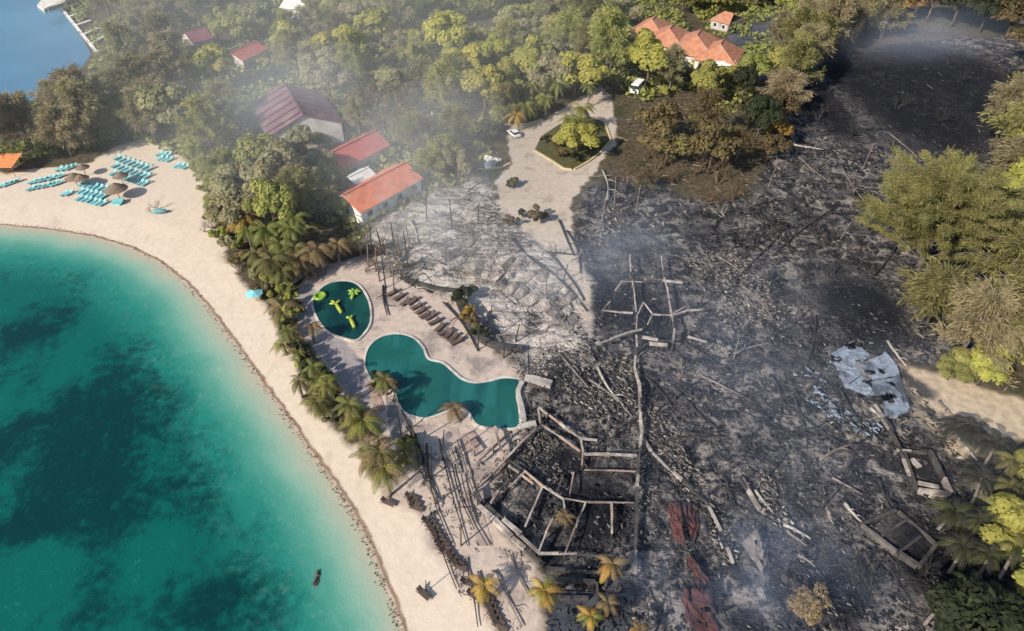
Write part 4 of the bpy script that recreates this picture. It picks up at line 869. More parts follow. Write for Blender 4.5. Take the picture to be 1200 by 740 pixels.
# loose debris: far too much to count
def debris(name, polys, n, smin, smax, m, seed, keep=None, aniso=None, thin=.12, clump=.5, csc=9.0):
    r = np.random.default_rng(seed); allp = np.array([p for pl in polys for p in pl]); lo, hi = allp.min(0), allp.max(0)
    lo = np.maximum(lo, (-215, 24)); hi = np.minimum(hi, (215, 300))
    x = r.uniform(lo[0], hi[0], n*10); y = r.uniform(lo[1], hi[1], n*10)
    d = np.max([sdf(pl, x, y) for pl in polys], axis=0); ok = d > 0
    wgt = vnoise(x+seed*31, y, csc)*.6+vnoise(x, y+seed*17, csc*.35)*.4; ok &= wgt > clump*r.uniform(.6, 1.2, len(x))
    for pl in (keep or []): ok &= sdf(pl, x, y) < -.5
    # nearer debris counts for more in view
    ok &= r.uniform(0, 1, len(x)) < np.clip(90/(y+20), .15, 1)
    x, y = x[ok][:n], y[ok][:n]; k = len(x)
    L = smin+(smax-smin)*r.random(k)**3; th = np.maximum(.05, L*thin*r.uniform(.5, 1.3, k))
    a = r.uniform(0, math.pi, k)
    if aniso is not None: a = np.where(r.random(k) < .55, aniso+r.normal(0, .35, k), a)
    ti = r.normal(0, .22, k); zz = r.uniform(0, .35, k)-.1
    dx = np.stack([np.cos(a)*np.cos(ti), np.sin(a)*np.cos(ti), np.sin(ti)], 1)*L[:, None]/2
    dy = np.stack([-np.sin(a), np.cos(a), np.zeros(k)], 1)*th[:, None]*r.uniform(.6, 2.0, k)[:, None]/2
    dz = np.stack([np.zeros(k), np.zeros(k), th], 1)/2; c = np.stack([x, y, zz+th/2], 1)
    V = np.stack([c+sx*dx+sy*dy*(1 if sx < 0 else .5)+sz*dz for sx in (-1, 1) for sy in (-1, 1) for sz in (-1, 1)], 1)
    fq = np.array([(0, 1, 3, 2), (4, 6, 7, 5), (0, 4, 5, 1), (2, 3, 7, 6), (0, 2, 6, 4), (1, 5, 7, 3)])
    return tag(raw_mesh(name, V.reshape(-1, 3), (np.arange(k)[:, None, None]*8+fq[None]).reshape(-1, 4), M[m]), kind='stuff')
def raw_data(name, V, Fq, m):
    me = bpy.data.meshes.new(name); nf, s = Fq.shape
    me.vertices.add(len(V)); me.loops.add(nf*s); me.polygons.add(nf)
    me.vertices.foreach_set('co', np.asarray(V, np.float32).ravel()); me.loops.foreach_set('vertex_index', np.asarray(Fq, np.int32).ravel())
    me.polygons.foreach_set('loop_start', (np.arange(nf)*s).astype(np.int32)); me.materials.append(m); me.update(calc_edges=True)
    return me
def raw_mesh(name, V, Fq, m): return link(bpy.data.objects.new(name, raw_data(name, V, Fq, m)))
pools_poly = [[v.xy for v in loop1], [v.xy for v in loop2]]
debris('burnt_debris', [char_poly], 7000, .2, 2.3, 'debris_dark', 5, [drive_poly], R(-52), .035, .5, 6)
debris('burnt_rubble', [char_poly], 36000, .12, .7, 'debris_dark', 6, [drive_poly, W([(905, 75), (1000, 50), (1140, 45), (1175, 180), (1000, 175)])], R(-48), .28, .42, 5)
debris('pale_rubble', [W([(625, 430), (690, 400), (740, 420), (745, 500), (690, 480)]), W([(600, 520), (640, 500), (660, 560), (640, 575)]), W([(735, 470), (770, 480), (845, 590), (870, 660), (850, 665), (815, 600), (780, 555)]), W([(880, 545), (905, 560), (930, 620), (905, 615)]), W([(800, 300), (860, 290), (900, 350), (850, 390)]), W([(860, 330), (900, 320), (910, 370), (880, 380)]), W([(690, 230), (730, 240), (725, 290), (690, 290)])], 7000, .08, .75, 'debris_pale', 8, pools_poly, R(-45), .28, .42, 3.5)
debris('slab_rubble', [W([(930, 440), (975, 420), (990, 450), (1030, 490), (1040, 520), (985, 500), (945, 470)])], 260, .15, 1.1, 'white_slab', 14, [], R(-40), .3, .5, 4)
debris('ash_debris', [ash_poly], 3200, .15, 1.8, 'debris_pale', 9, [drive_poly], R(40), .06, .5)
debris('dark_ash_debris', [ash_poly], 2600, .2, 2.6, 'debris_dark', 10, [drive_poly], R(-45), .035, .5)
debris('terrace_debris', [W([(480, 520), (560, 520), (570, 650), (600, 745), (540, 700), (505, 610)]), W([(560, 540), (600, 510), (640, 640), (620, 660)]), W([(560, 640), (620, 650), (612, 745), (580, 740)])], 900, .10, .9, 'debris_pale', 12, pools_poly, R(-70), .12, .5, 4)
debris('forest_litter', [W([(430, 260), (500, 160), (590, 170), (580, 215), (480, 230)]), W([(690, 100), (760, 90), (890, 130), (880, 230), (740, 210)])], 2500, .3, 2.6, 'debris_brown', 13, [drive_poly], None, .05, .4)

# ---------------------------------------------------------------- vegetation prototypes
def leaf_quads(c, nrm, size, r, elong=1.0):
    """one quad per leaf clump: c (k,3), nrm (k,3), size (k,)"""
    k = len(c); nrm = nrm/np.maximum(np.linalg.norm(nrm, axis=1, keepdims=True), 1e-6)
    t = r.normal(size=(k, 3)); t -= (t*nrm).sum(1, keepdims=True)*nrm; t /= np.maximum(np.linalg.norm(t, axis=1, keepdims=True), 1e-6); b = np.cross(nrm, t)
    t = t*size[:, None]*.5*elong; b = b*size[:, None]*.5
    V = np.stack([c-t*.9-b*.35, c-t*.1-b, c+t, c-t*.2+b*.9], 1).reshape(-1, 3)
    return V, np.arange(k*4).reshape(-1, 4)
def broadleaf(seed, rad=5.0, hgt=8.5, lobes=15, per=150, flat=.75, leaf=.56):
    r = np.random.default_rng(seed); C, N, Sz = [], [], []
    cz = hgt*.62; lob = []
    for i in range(lobes):
        a = r.uniform(0, 2*math.pi); q = math.sqrt(r.random())*rad*r.choice((.6, .8, 1.0)); up = r.uniform(-.35, 1.25)*math.sqrt(max(.05, 1-(q/rad/1.02)**2))
        lob.append((q*math.cos(a), q*math.sin(a), cz+up*hgt*.36*flat, rad*r.uniform(.16, .38)))
    for lx, ly, lz, lr in lob:
        d = r.normal(size=(per, 3)); d /= np.linalg.norm(d, axis=1, keepdims=True); d[:, 2] = np.where(d[:, 2] < -.35, -d[:, 2], d[:, 2])
        rr = lr*np.where(r.random(per) < .8, r.uniform(.86, 1.10, per), r.uniform(.4, 1.2, per)); C.append(np.array((lx, ly, lz))+d*rr[:, None]*np.array((1, 1, .85)))
        N.append(d+r.normal(0, .38, (per, 3))+np.array((0, 0, .35))); Sz.append(r.uniform(.5, 1.15, per)*leaf)
    V, Fq = leaf_quads(np.concatenate(C), np.concatenate(N), np.concatenate(Sz), r, 1.7)
    b = MB(); b.tube([(0, 0, -.4), (.1, 0, hgt*.25), (.05, .1, hgt*.5), (0, .2, hgt*.72)], [rad*.065, rad*.05, rad*.036, rad*.015], 7)
    for lx, ly, lz, lr in lob[::2]: b.tube([(.05, .05, hgt*.36), (lx*.5, ly*.5, (hgt*.36+lz)*.52), (lx, ly, lz)], [rad*.026, rad*.018, rad*.006], 5)
    return V, Fq, b
def casuarina(seed, rad=6.0, hgt=11.0, branches=46, sprays=46, lean=(0, 0), spray=1.3, zmin=.16, wobble=.30, droop=.35, fine=1.0, rise=(.15, .75)):
    r = np.random.default_rng(seed); C0, C1, Wd = [], [], []; b = MB()
    top = np.array((lean[0], lean[1], hgt)); b.tube([(0, 0, -.4), (lean[0]*.2, lean[1]*.2, hgt*.4), tuple(top*.96)], [rad*.06, rad*.04, .03], 7)
    for i in range(branches):
        f = zmin+(1-zmin)*r.random()**.8; a = r.uniform(0, 2*math.pi); L = rad*(1.05-.8*f**1.6)*r.uniform(.65, 1.15)
        s = np.array((lean[0]*f, lean[1]*f, hgt*f*.93)); d = np.array((math.cos(a), math.sin(a), r.uniform(*rise)))
        e = s+d*L; e[2] -= L*.10
        mid = s+d*L*.5+np.array((0, 0, L*.10)); b.tube([tuple(s), tuple(mid), tuple(e)], [.10, .06, .02], 4, False)
        u = r.uniform(.18, 1, sprays)[:, None]; p = (1-u)**2*s+2*u*(1-u)*mid+u*u*e
        wob = r.normal(0, wobble, (sprays, 3))*rad*.16*(.4+u); p = p+wob
        dd = d*np.array((.8, .8, .2))+r.normal(0, .45, (sprays, 3))+np.array((0, 0, -droop))*r.uniform(0, 1.2, (sprays, 1)); dd /= np.linalg.norm(dd, axis=1, keepdims=True)
        ln = spray*r.uniform(.5, 1.3, (sprays, 1)); C0.append(p); C1.append(p+dd*ln); Wd.append(r.uniform(.06, .15, sprays)*fine)
    A, B, w_ = np.concatenate(C0), np.concatenate(C1), np.concatenate(Wd)[:, None]
    d = B-A; s = np.cross(d, r.normal(size=d.shape)); s /= np.maximum(np.linalg.norm(s, axis=1, keepdims=True), 1e-6)
    V = np.stack([A-s*w_*.4, A+(d)*.5-s*w_, B, A+d*.45+s*w_], 1).reshape(-1, 3)
    return V, np.arange(len(A)*4).reshape(-1, 4), b
def bare(seed, hgt=6.0, spread=.55, depth=4, r0=.16, n0=3):
    r = random.Random(seed); b = MB()
    def grow(p, d, L, rad, lv):
        q = p+d*L*.5+Vector((r.uniform(-1, 1), r.uniform(-1, 1), 0))*L*.06; e = p+d*L
        b.tube([p, q, e], [rad, rad*.8, rad*.6], 5 if lv > 1 else 4, False)
        if lv <= 0: return
        for i in range(r.choice((2, 3, 3))):
            nd = (d+Vector((r.gauss(0, spread), r.gauss(0, spread), r.uniform(-.15, .35)))).normalized(); grow(e if i else q, nd, L*r.uniform(.55, .8), rad*.55, lv-1)
    for i in range(n0): grow(Vector((r.uniform(-.3, .3), r.uniform(-.3, .3), -.3)), Vector((r.gauss(0, spread), r.gauss(0, spread), 1)).normalized(), hgt*.36, r0, depth)
    return b
KIND_M = dict(tan='leaf_tan', green='leaf_green', yellow='leaf_yellow_green', dark='leaf_dark', scorched='leaf_scorched', grey='leaf_grey_green', orange='leaf_orange')
CROWN, TRUNK = {}, {}
for i in range(6):
    V, Fq, b = broadleaf(100+i, 5.0, 8.0+i % 3, 19+i % 5, 230, .7+.1*(i % 3))
    TRUNK[i] = b.mesh('trunk', 'bark', True)
    thin = Fq[np.random.default_rng(i).random(len(Fq)) < .42]
    for k, mm in KIND_M.items(): CROWN[k, i] = raw_data('crown', V, thin if k in ('scorched', 'orange', 'tan') else Fq, M[mm])
SHRUB = {}
for i in range(3):
    V, Fq, b = broadleaf(140+i, 1.6, 1.9, 7, 70, .8, .40)
    for k, mm in KIND_M.items(): SHRUB[k, i] = raw_data('foliage', V, Fq, M[mm])
    SHRUB['stem', i] = b.mesh('stem', 'bark', True)
CAS, CAST = {}, {}
for i in range(4):
    V, Fq, b = casuarina(200+i, 6.0, 10.5+i, 48, 170, spray=1.1, fine=.7)
    CAST[i] = b.mesh('trunk', 'bark_grey', True)
    thin = Fq[np.random.default_rng(i).random(len(Fq)) < .5]
    for k, mm in dict(olive='needle_olive', greyish='leaf_grey_green', yellow='needle_yellow', green='needle_green', scorched='leaf_scorched').items(): CAS[k, i] = raw_data('crown', V, thin if k == 'scorched' else Fq, M[mm])
BARE = {}
for i in range(4):
    bb = bare(300+i, 6.0, .5, 4, .15)
    for k, mm in dict(black='bark_charred', brown='bark_brown', pale='bark_pale', grey='bark_grey').items(): BARE[k, i] = bb.mesh('limbs', mm, True)
def frond(seed, L=3.6, arch=.55, droop=1.0, n=24):
    r = random.Random(seed); b = MB(); pts = []
    for i in range(9):
        u = i/8; pts.append(Vector((L*(u-.18*u*u*droop), .06*math.sin(u*3)*L*r.uniform(-1, 1)*0, L*(arch*u-(arch+.35*droop)*u*u))))
    b.tube(pts, [.055*(1-.85*i/8)+.008 for i in range(9)], 4, False)
    for i in range(n):
        u = .12+.88*i/(n-1); k = min(7, int(u*8)); p = pts[k].lerp(pts[k+1], u*8-k); d = (pts[k+1]-pts[k]).normalized()
        l = L*.27*math.sin(math.pi*(.16+.78*u))**.7
        for s in (-1, 1):
            side = Vector((0, s, 0)); dr = (side*.85+d*.5+Vector((0, 0, -.28-r.uniform(0, .3)))).normalized(); wd = d*.052*L/3.6
            m_ = p+dr*l*.55+Vector((0, 0, .05)); e = p+dr*l+Vector((0, 0, -.10*l))
            b.add([p-wd*.6, p+wd*.6, m_+wd, e, m_-wd], [(0, 1, 2, 4), (4, 2, 3)])
    return b
FROND = {}
for i in range(4):
    fb = frond(400+i, 3.6, (.55, .35, .75, .15)[i], (1.0, 1.2, .8, 1.5)[i])
    for k in ('green', 'yellow_green', 'yellow', 'dry', 'olive', 'charred', 'dark'): FROND[k, i] = fb.mesh('frond', 'frond_'+k)
TRUNKM = {}
def palm_trunk(H, lean, m):
    b = MB(); n = 8; b.tube([(lean[0]*(u/n)**1.6, lean[1]*(u/n)**1.6, -.4+(H+.4)*u/n) for u in range(n+1)], [.24-.10*u/n for u in range(n+1)], 8); return b.mesh('trunk', m, True)
PAL_PHR = dict(green='green coconut palm', yellow_green='yellow-green coconut palm', yellow='yellowed coconut palm', dry='scorched tan palm', olive='olive coconut palm with singed fronds', charred='blackened palm', dark='dark palm with shade-coloured fronds')
def palm(px, py, H, kind, s=1.0, nf=15, label=None, mix=None, trunk='bark_grey', droop=0.0, group='coconut palms'):
    top = P(px, py, H); r = random.Random(int(px*7+py*13)); ln = (r.uniform(-.8, .8), r.uniform(-.8, .8))
    root = empty('coconut_palm', (top.x-ln[0], top.y-ln[1], 0)); o = root
    inst('trunk', palm_trunk(H, ln, trunk), root)
    pv = r.uniform(.8, 1.2) if not label else 1.25
    nf += 5
    for i in range(nf):
        a = i*2.39996+r.uniform(-.3, .3); u = i/nf
        k = kind if not mix or r.random() > .35 else mix
        v = (2, 0, 1, 3)[min(3, int(u*4+droop))]; inst('frond', FROND[k, v], root, (ln[0], ln[1], H-.05), (0, R(-14+34*u+r.uniform(-9, 9)), a), s*pv*r.uniform(.75, 1.15))
    if label: tag(root, label, 'palm', group)
    else: later(root, PAL_PHR[kind], 'palm', group)
    return root
def put(name, crown, trunk, px, py, s, phrase, cat, group, label=None, loc=None, rz=None, sz=None, part='crown', tpart='trunk'):
    loc = loc if loc is not None else P(px, py); root = empty(name, loc, rnd.uniform(0, 6.28) if rz is None else rz)
    root.scale = (s*rnd.uniform(.85, 1.15), s*rnd.uniform(.85, 1.15), s*(sz or rnd.uniform(.85, 1.25)))
    inst(part, crown, root)
    if trunk: inst(tpart, trunk, root)
    if label: tag(root, label, cat, group)
    else: later(root, phrase, cat, group)
    return root
PHR = dict(green='green leafy tree', yellow='yellow-green leafy tree', dark='dark green leafy tree', scorched='scorched brown tree', grey='grey-green leafy tree', orange='orange leafed tree')
def tree(px, py, s, kind, label=None, loc=None, group='broadleaf trees of the wood'):
    i = rnd.randrange(6); return put('broadleaf_tree', CROWN[kind, i], TRUNK[i], px, py, s, PHR[kind], 'tree', group, label, loc)
def cas(px, py, s, kind, label=None, loc=None, group='casuarina trees'):
    i = rnd.randrange(4); ph = dict(olive='brownish olive casuarina', greyish='grey-green casuarina', yellow='yellow-needled casuarina', green='wispy green casuarina', scorched='scorched wispy casuarina')[kind]
    return put('casuarina_tree', CAS[kind, i], CAST[i], px, py, s, ph, 'tree', group, label, loc)
def shrub(px, py, s, kind, label=None, group='garden shrubs', loc=None):
    i = rnd.randrange(3); ph = dict(green='green leafy shrub', yellow='yellow-green shrub', dark='dark green shrub', scorched='scorched brown shrub', grey='grey-green shrub', orange='orange shrub')[kind]
    return put('shrub', SHRUB[kind, i], SHRUB['stem', i], px, py, s, ph, 'shrub', group, label, loc, part='foliage', tpart='stem')
def bare_tree(px, py, s, kind, label=None, tilt=(0, 0), group='burnt bare trees'):
    o = empty('bare_tree', P(px, py), rnd.uniform(0, 6.28)); o.scale = (s, s, s); o.rotation_euler = (tilt[0], tilt[1], o.rotation_euler.z)
    inst('limbs', BARE[kind, rnd.randrange(4)], o)
    ph = dict(black='charred leafless tree', brown='brown leafless tree', pale='bleached leafless tree', grey='grey leafless tree')[kind]
    if label: tag(o, label, 'tree', group)
    else: later(o, ph, 'tree', group)
    return o

# ---------------------------------------------------------------- palms
for a in [(250, 208, 6, 'yellow_green'), (300, 163, 8, 'yellow_green'), (318, 172, 7, 'yellow_green'), (265, 240, 6, 'yellow_green'), (250, 232, 5, 'green'), (300, 195, 7, 'green'), (318, 213, 7, 'green'), (333, 232, 7, 'yellow_green'),
          (305, 235, 7, 'green'), (312, 268, 6, 'green'), (290, 270, 5, 'green'), (327, 286, 5, 'green'), (300, 297, 4, 'olive'), (318, 305, 5, 'olive'), (345, 290, 5, 'olive'), (240, 185, 6, 'yellow_green'), (228, 172, 6, 'green'), (275, 205, 7, 'green'), (285, 180, 8, 'green'),
          (350, 305, 4, 'dry'), (372, 292, 5, 'dry'), (395, 285, 5, 'dry'), (330, 318, 4, 'olive'), (345, 255, 7, 'green'), (340, 268, 6, 'green')]:
    palm(*a, s=1.05, nf=16)
palm(286, 252, 6, 'yellow', 1.05, 16, 'bright yellow coconut palm leaning over the upper beach')
for a in [q for q in [(345, 408, 4, 'yellow_green'), (345, 392, 4, 'olive'), (362, 381, 4, 'dry'), (335, 405, 3.5, 'olive'), (360, 425, 5, 'green'), (352, 440, 4, 'olive'), (374, 440, 5, 'green'), (385, 452, 5, 'green'),
          (362, 465, 4, 'yellow_green'), (382, 473, 4, 'olive'), (398, 487, 4, 'olive'), (412, 480, 4, 'olive'), (424, 498, 4, 'olive'), (438, 510, 4, 'olive'), (452, 525, 4, 'olive'), (432, 528, 3.5, 'olive'), (455, 545, 3.5, 'olive'), (470, 530, 3.5, 'green'), (405, 470, 4.5, 'green'), (330, 385, 3.5, 'green'), (325, 368, 3.5, 'olive')] if q[:2] not in ((398, 487),)]:
    palm(a[0]+rnd.uniform(-9, 9), a[1]+rnd.uniform(-7, 7), a[2]*rnd.uniform(.6, 1.5), a[3] if rnd.random() < .6 else 'yellow_green', s=rnd.uniform(.55, 1.0), nf=rnd.randrange(7, 13), mix='dry' if a[3] == 'olive' else 'olive')
palm(451, 445, 4.0, 'green', .6, 12, 'small dark palm hanging over the left end of the winding pool', mix='dry', trunk='bark')
palm(532, 478, 2.4, 'dry', .55, 12, 'stubby tan palm on the rounded spit of the winding pool')
palm(567, 685, 3.2, 'yellow', .50, 12, 'bright orange-yellow palm at the lower beach edge', mix='yellow_green')
palm(637, 692, 4.0, 'yellow', .55, 13, 'yellow palm below the octagonal frame with tall dark trunk', mix='yellow_green', trunk='bark_charred')
palm(718, 661, 4.0, 'dry', .55, 14, 'tan palm standing at the lower corner of the octagonal frame', mix='yellow', trunk='bark_charred', droop=.6)
palm(692, 722, 3.2, 'yellow', .42, 11, 'small yellow palm near the bottom edge', mix='yellow_green', trunk='bark_charred')
palm(712, 706, 3.2, 'dry', .40, 11, 'small tan palm near the bottom edge right of the yellow one', trunk='bark_charred')
palm(750, 738, 3, 'yellow', .35, 9, 'tiny yellow palm cut by the bottom edge', mix='dry', trunk='bark_charred')
palm(662, 605, 3.0, 'dry', .36, 10, 'singed tuft palm at the centre of the octagonal frame', trunk='bark_charred')
for a in [(585, 128, 5, 'yellow_green'), (600, 112, 6, 'yellow_green'), (615, 124, 5, 'yellow_green'), (625, 98, 6, 'yellow_green'), (640, 115, 5, 'yellow_green'), (655, 98, 6, 'green'), (605, 135, 4, 'yellow'), (640, 90, 7, 'green'), (690, 100, 6, 'green'), (668, 140, 5, 'yellow_green'), (682, 128, 6, 'yellow_green')]:
    palm(*a, s=.95, nf=14)
for a in [(1168, 520, 5, 'charred'), (1140, 500, 4, 'charred'), (1190, 540, 5, 'olive'), (1150, 560, 5, 'charred'), (1125, 500, 3, 'charred')]: palm(*a, s=.8, nf=14)
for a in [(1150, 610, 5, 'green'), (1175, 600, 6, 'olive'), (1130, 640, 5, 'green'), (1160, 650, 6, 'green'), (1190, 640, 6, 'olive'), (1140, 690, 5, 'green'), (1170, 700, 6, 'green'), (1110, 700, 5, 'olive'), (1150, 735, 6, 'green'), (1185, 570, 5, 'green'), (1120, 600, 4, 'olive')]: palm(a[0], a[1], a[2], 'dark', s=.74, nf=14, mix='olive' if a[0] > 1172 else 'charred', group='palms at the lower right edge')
palm(930, 22, 8, 'yellow_green', 1.0, 12, 'tall slim yellow-green palm at the top of the olive tree line')

# ---------------------------------------------------------------- named trees
def giant():
    q = P(1128, 205, 19); root = empty('casuarina_tree', (q.x, q.y, 0)); tag(root, 'biggest casuarina, yellow-green with long drooping left branches', 'tree')
    V, Fq, b = casuarina(77, 13.0, 19.0, 150, 1000, (0, 0), 1.05, .05, .10, .05, .42, (.25, 1.05))
    inst('crown', raw_data('crown', V, Fq, M['needle_yellow']), root); inst('trunk', b.mesh('trunk', 'bark_grey', True), root)
giant()
cas(1085, 380, 1.15, 'yellow', 'yellow-tipped casuarina tucked at the left foot of the biggest casuarina')
cas(1120, 425, 1.1, 'olive', 'olive casuarina below the biggest casuarina, by the sandy track')
for a in [(1165, 350, 1.3, 'yellow'), (1180, 300, 1.3, 'yellow'), (1178, 235, 1.3, 'olive'), (1190, 195, 1.5, 'yellow'), (1175, 150, 1.2, 'olive'), (1172, 425, 1.2, 'yellow'), (1150, 405, 1.0, 'green')]: cas(*a)
for a in [(1110, 445, .5, 'green'), (1145, 452, .6, 'yellow'), (1200, 440, 1.3, 'yellow'), (1205, 400, 1.2, 'yellow'), (1190, 350, 1.1, 'green'), (1200, 300, 1.2, 'dark'), (1190, 250, 1.2, 'yellow'), (1205, 205, 1.2, 'yellow'), (1190, 170, .9, 'green'), (1195, 130, 1.0, 'dark'), (1215, 460, 1.0, 'yellow'), (1140, 440, .7, 'green'),
          (1200, 665, 1.0, 'yellow'), (1215, 720, 1.0, 'yellow'), (1205, 590, .8, 'green'), (1120, 770, 1.0, 'dark')]:
    tree(*a, group='trees along the right edge')
for a in [(780, 195, 1.15, 'scorched'), (830, 205, 1.1, 'scorched'), (770, 172, 1.0, 'scorched'), (820, 172, 1.1, 'scorched'), (862, 190, .8, 'dark'), (755, 225, .6, 'scorched')]:
    (cas(*a[:2], a[2]*.95, 'scorched', group='scorched trees of the thicket') if (a[0]*7+a[1]) % 3 else tree(*a, group='scorched trees of the thicket'))
for a in [(985, 56, 1.2, 'grey'), (966, 66, 1.15, 'grey'), (950, 82, 1.15, 'yellow'), (936, 98, 1.1, 'grey'), (926, 114, 1.1, 'yellow'), (916, 132, 1.05, 'grey'), (908, 152, .95, 'scorched'), (905, 172, .8, 'orange'), (902, 188, .8, 'scorched'), (930, 75, 1.1, 'yellow'), (912, 100, .9, 'green'), (885, 170, 1.0, 'dark'),
          (1048, 24, 1.25, 'orange'), (1010, 42, 1.4, 'grey'), (985, 32, 1.4, 'grey'), (1032, 46, 1.2, 'grey'), (960, 37, 1.3, 'grey'), (1085, 26, 1.5, 'dark'), (1115, 32, 1.5, 'dark'), (1148, 38, 1.5, 'dark'), (1178, 45, 1.5, 'scorched'), (1200, 78, 1.4, 'scorched'), (1130, 15, 1.0, 'dark')]:
    (cas(a[0], a[1], a[2]*1.05, {'grey': 'olive', 'yellow': 'yellow', 'scorched': 'scorched', 'green': 'green'}.get(a[3], 'olive'), group='trees along the edge of the burnt ground') if a[3] in ('grey', 'yellow') else tree(*a, group='trees along the edge of the burnt ground'))
for a in [(778, 86, .6, 'green'), (802, 92, .55, 'grey'), (824, 96, .6, 'grey'), (848, 104, .6, 'green'), (875, 105, .9, 'green'), (868, 120, .8, 'dark'), (352, 190, .8, 'grey'), (374, 176, .55, 'green'), (398, 142, .5, 'yellow'), (335, 190, .6, 'grey'), (404, 222, .5, 'grey'), (425, 185, .5, 'dark'), (448, 185, .5, 'grey'), (390, 232, .7, 'grey'), (375, 245, .8, 'grey'), (395, 255, .6, 'green'), (378, 215, .7, 'grey')]: tree(*a, group='trees close round the houses')
tree(675, 183, .95, 'yellow', 'bright yellow-green tree on the kerbed driveway island')
for a in [(648, 172, 1.1, 'scorched'), (660, 185, 1.0, 'scorched'), (674, 190, 1.1, 'dark'), (700, 172, 1.3, 'grey'), (640, 168, .9, 'dark')]: shrub(*a, group='shrubs on the driveway island')
put('shrub', CROWN['tan', 2], TRUNK[2], 945, 716, .5, '', 'shrub', 'dry shrubs on the charred ground', 'wide dry tan shrub lit on the charred ground near the bottom', sz=.45, part='foliage', tpart='stem')
for a in [(548, 372, 1.0, 'orange'), (553, 384, 1.1, 'scorched'), (540, 360, 1.3, 'dark'), (545, 350, 1.2, 'dark'), (560, 395, 1.0, 'dark')]: shrub(*a, group='singed shrubs along the charred wall')
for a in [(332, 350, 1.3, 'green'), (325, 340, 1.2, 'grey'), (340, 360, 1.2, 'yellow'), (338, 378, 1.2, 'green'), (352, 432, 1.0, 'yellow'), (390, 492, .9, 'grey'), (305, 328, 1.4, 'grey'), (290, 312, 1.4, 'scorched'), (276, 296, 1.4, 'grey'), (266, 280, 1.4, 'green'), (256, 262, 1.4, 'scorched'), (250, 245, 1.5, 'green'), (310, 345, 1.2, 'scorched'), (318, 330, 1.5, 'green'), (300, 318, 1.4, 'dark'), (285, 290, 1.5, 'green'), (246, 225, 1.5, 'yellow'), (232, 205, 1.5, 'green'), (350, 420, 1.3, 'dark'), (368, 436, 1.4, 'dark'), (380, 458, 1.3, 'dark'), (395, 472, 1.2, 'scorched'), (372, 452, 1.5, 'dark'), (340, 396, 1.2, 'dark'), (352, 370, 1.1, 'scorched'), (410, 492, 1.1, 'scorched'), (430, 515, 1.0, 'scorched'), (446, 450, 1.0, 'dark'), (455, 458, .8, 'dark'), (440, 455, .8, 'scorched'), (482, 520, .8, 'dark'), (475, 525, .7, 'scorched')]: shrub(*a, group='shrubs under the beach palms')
for a in [(625, 258, 1.3, 'scorched'), (634, 262, 1.2, 'dark'), (602, 218, 1.0, 'scorched'), (596, 220, .8, 'dark'), (600, 265, 1.0, 'scorched'), (612, 257, .8, 'dark')]: shrub(*a, group='burnt bushes on the driveway')
for a in [(770, 200, 1.0, 'brown'), (790, 215, 1.1, 'brown'), (815, 205, 1.1, 'brown'), (840, 215, 1.1, 'brown'), (760, 185, 1.0, 'brown'), (250, 268, .6, 'grey'), (268, 275, .6, 'grey'), (278, 292, .6, 'brown'), (290, 325, .6, 'brown'), (282, 318, .5, 'grey'), (240, 272, .45, 'grey'), (178, 248, .35, 'brown'), (184, 245, .4, 'brown'), (455, 320, .7, 'grey'), (440, 300, .8, 'brown'), (430, 318, .7, 'brown'), (448, 290, .8, 'grey'), (465, 300, .7, 'grey'), (420, 300, .7, 'brown'), (410, 290, .7, 'brown'),
          (1092, 215, .9, 'pale'), (1100, 225, 1.0, 'pale'), (1085, 225, .8, 'pale'), (840, 240, .9, 'brown'), (860, 235, .9, 'brown'), (850, 255, .7, 'pale'), (825, 240, .8, 'brown'), (690, 250, .8, 'black'), (675, 290, .7, 'black'), (700, 225, .8, 'black'), (735, 215, .9, 'brown'), (650, 300, .5, 'black'), (620, 310, .5, 'black'),
          (900, 330, .8, 'black'), (960, 290, .9, 'black'), (930, 250, .9, 'black'), (980, 330, .9, 'black'), (880, 290, .8, 'black'), (950, 400, .9, 'black'), (840, 400, .7, 'black'), (870, 480, .6, 'black'), (1000, 160, 1.0, 'black'), (1050, 130, 1.0, 'black'), (960, 140, 1.0, 'black'), (1100, 140, 1.0, 'black'), (1130, 100, 1.0, 'black'),
          (1050, 250, .9, 'black'), (1000, 230, .9, 'grey'), (700, 560, .4, 'black'), (800, 440, .6, 'grey'), (820, 330, .7, 'black'), (1090, 680, .8, 'black'), (1020, 690, .8, 'black'), (960, 660, .6, 'black'), (500, 240, .9, 'grey'), (520, 230, .8, 'brown'), (475, 235, .8, 'brown'), (540, 210, .9, 'brown'), (560, 215, .7, 'grey'), (505, 290, .6, 'black'), (640, 445, .6, 'black'), (610, 430, .5, 'grey'), (480, 545, .5, 'black'), (460, 470, .5, 'black')]:
    bare_tree(*a, tilt=(rnd.uniform(-.25, .25), rnd.uniform(-.25, .25)))

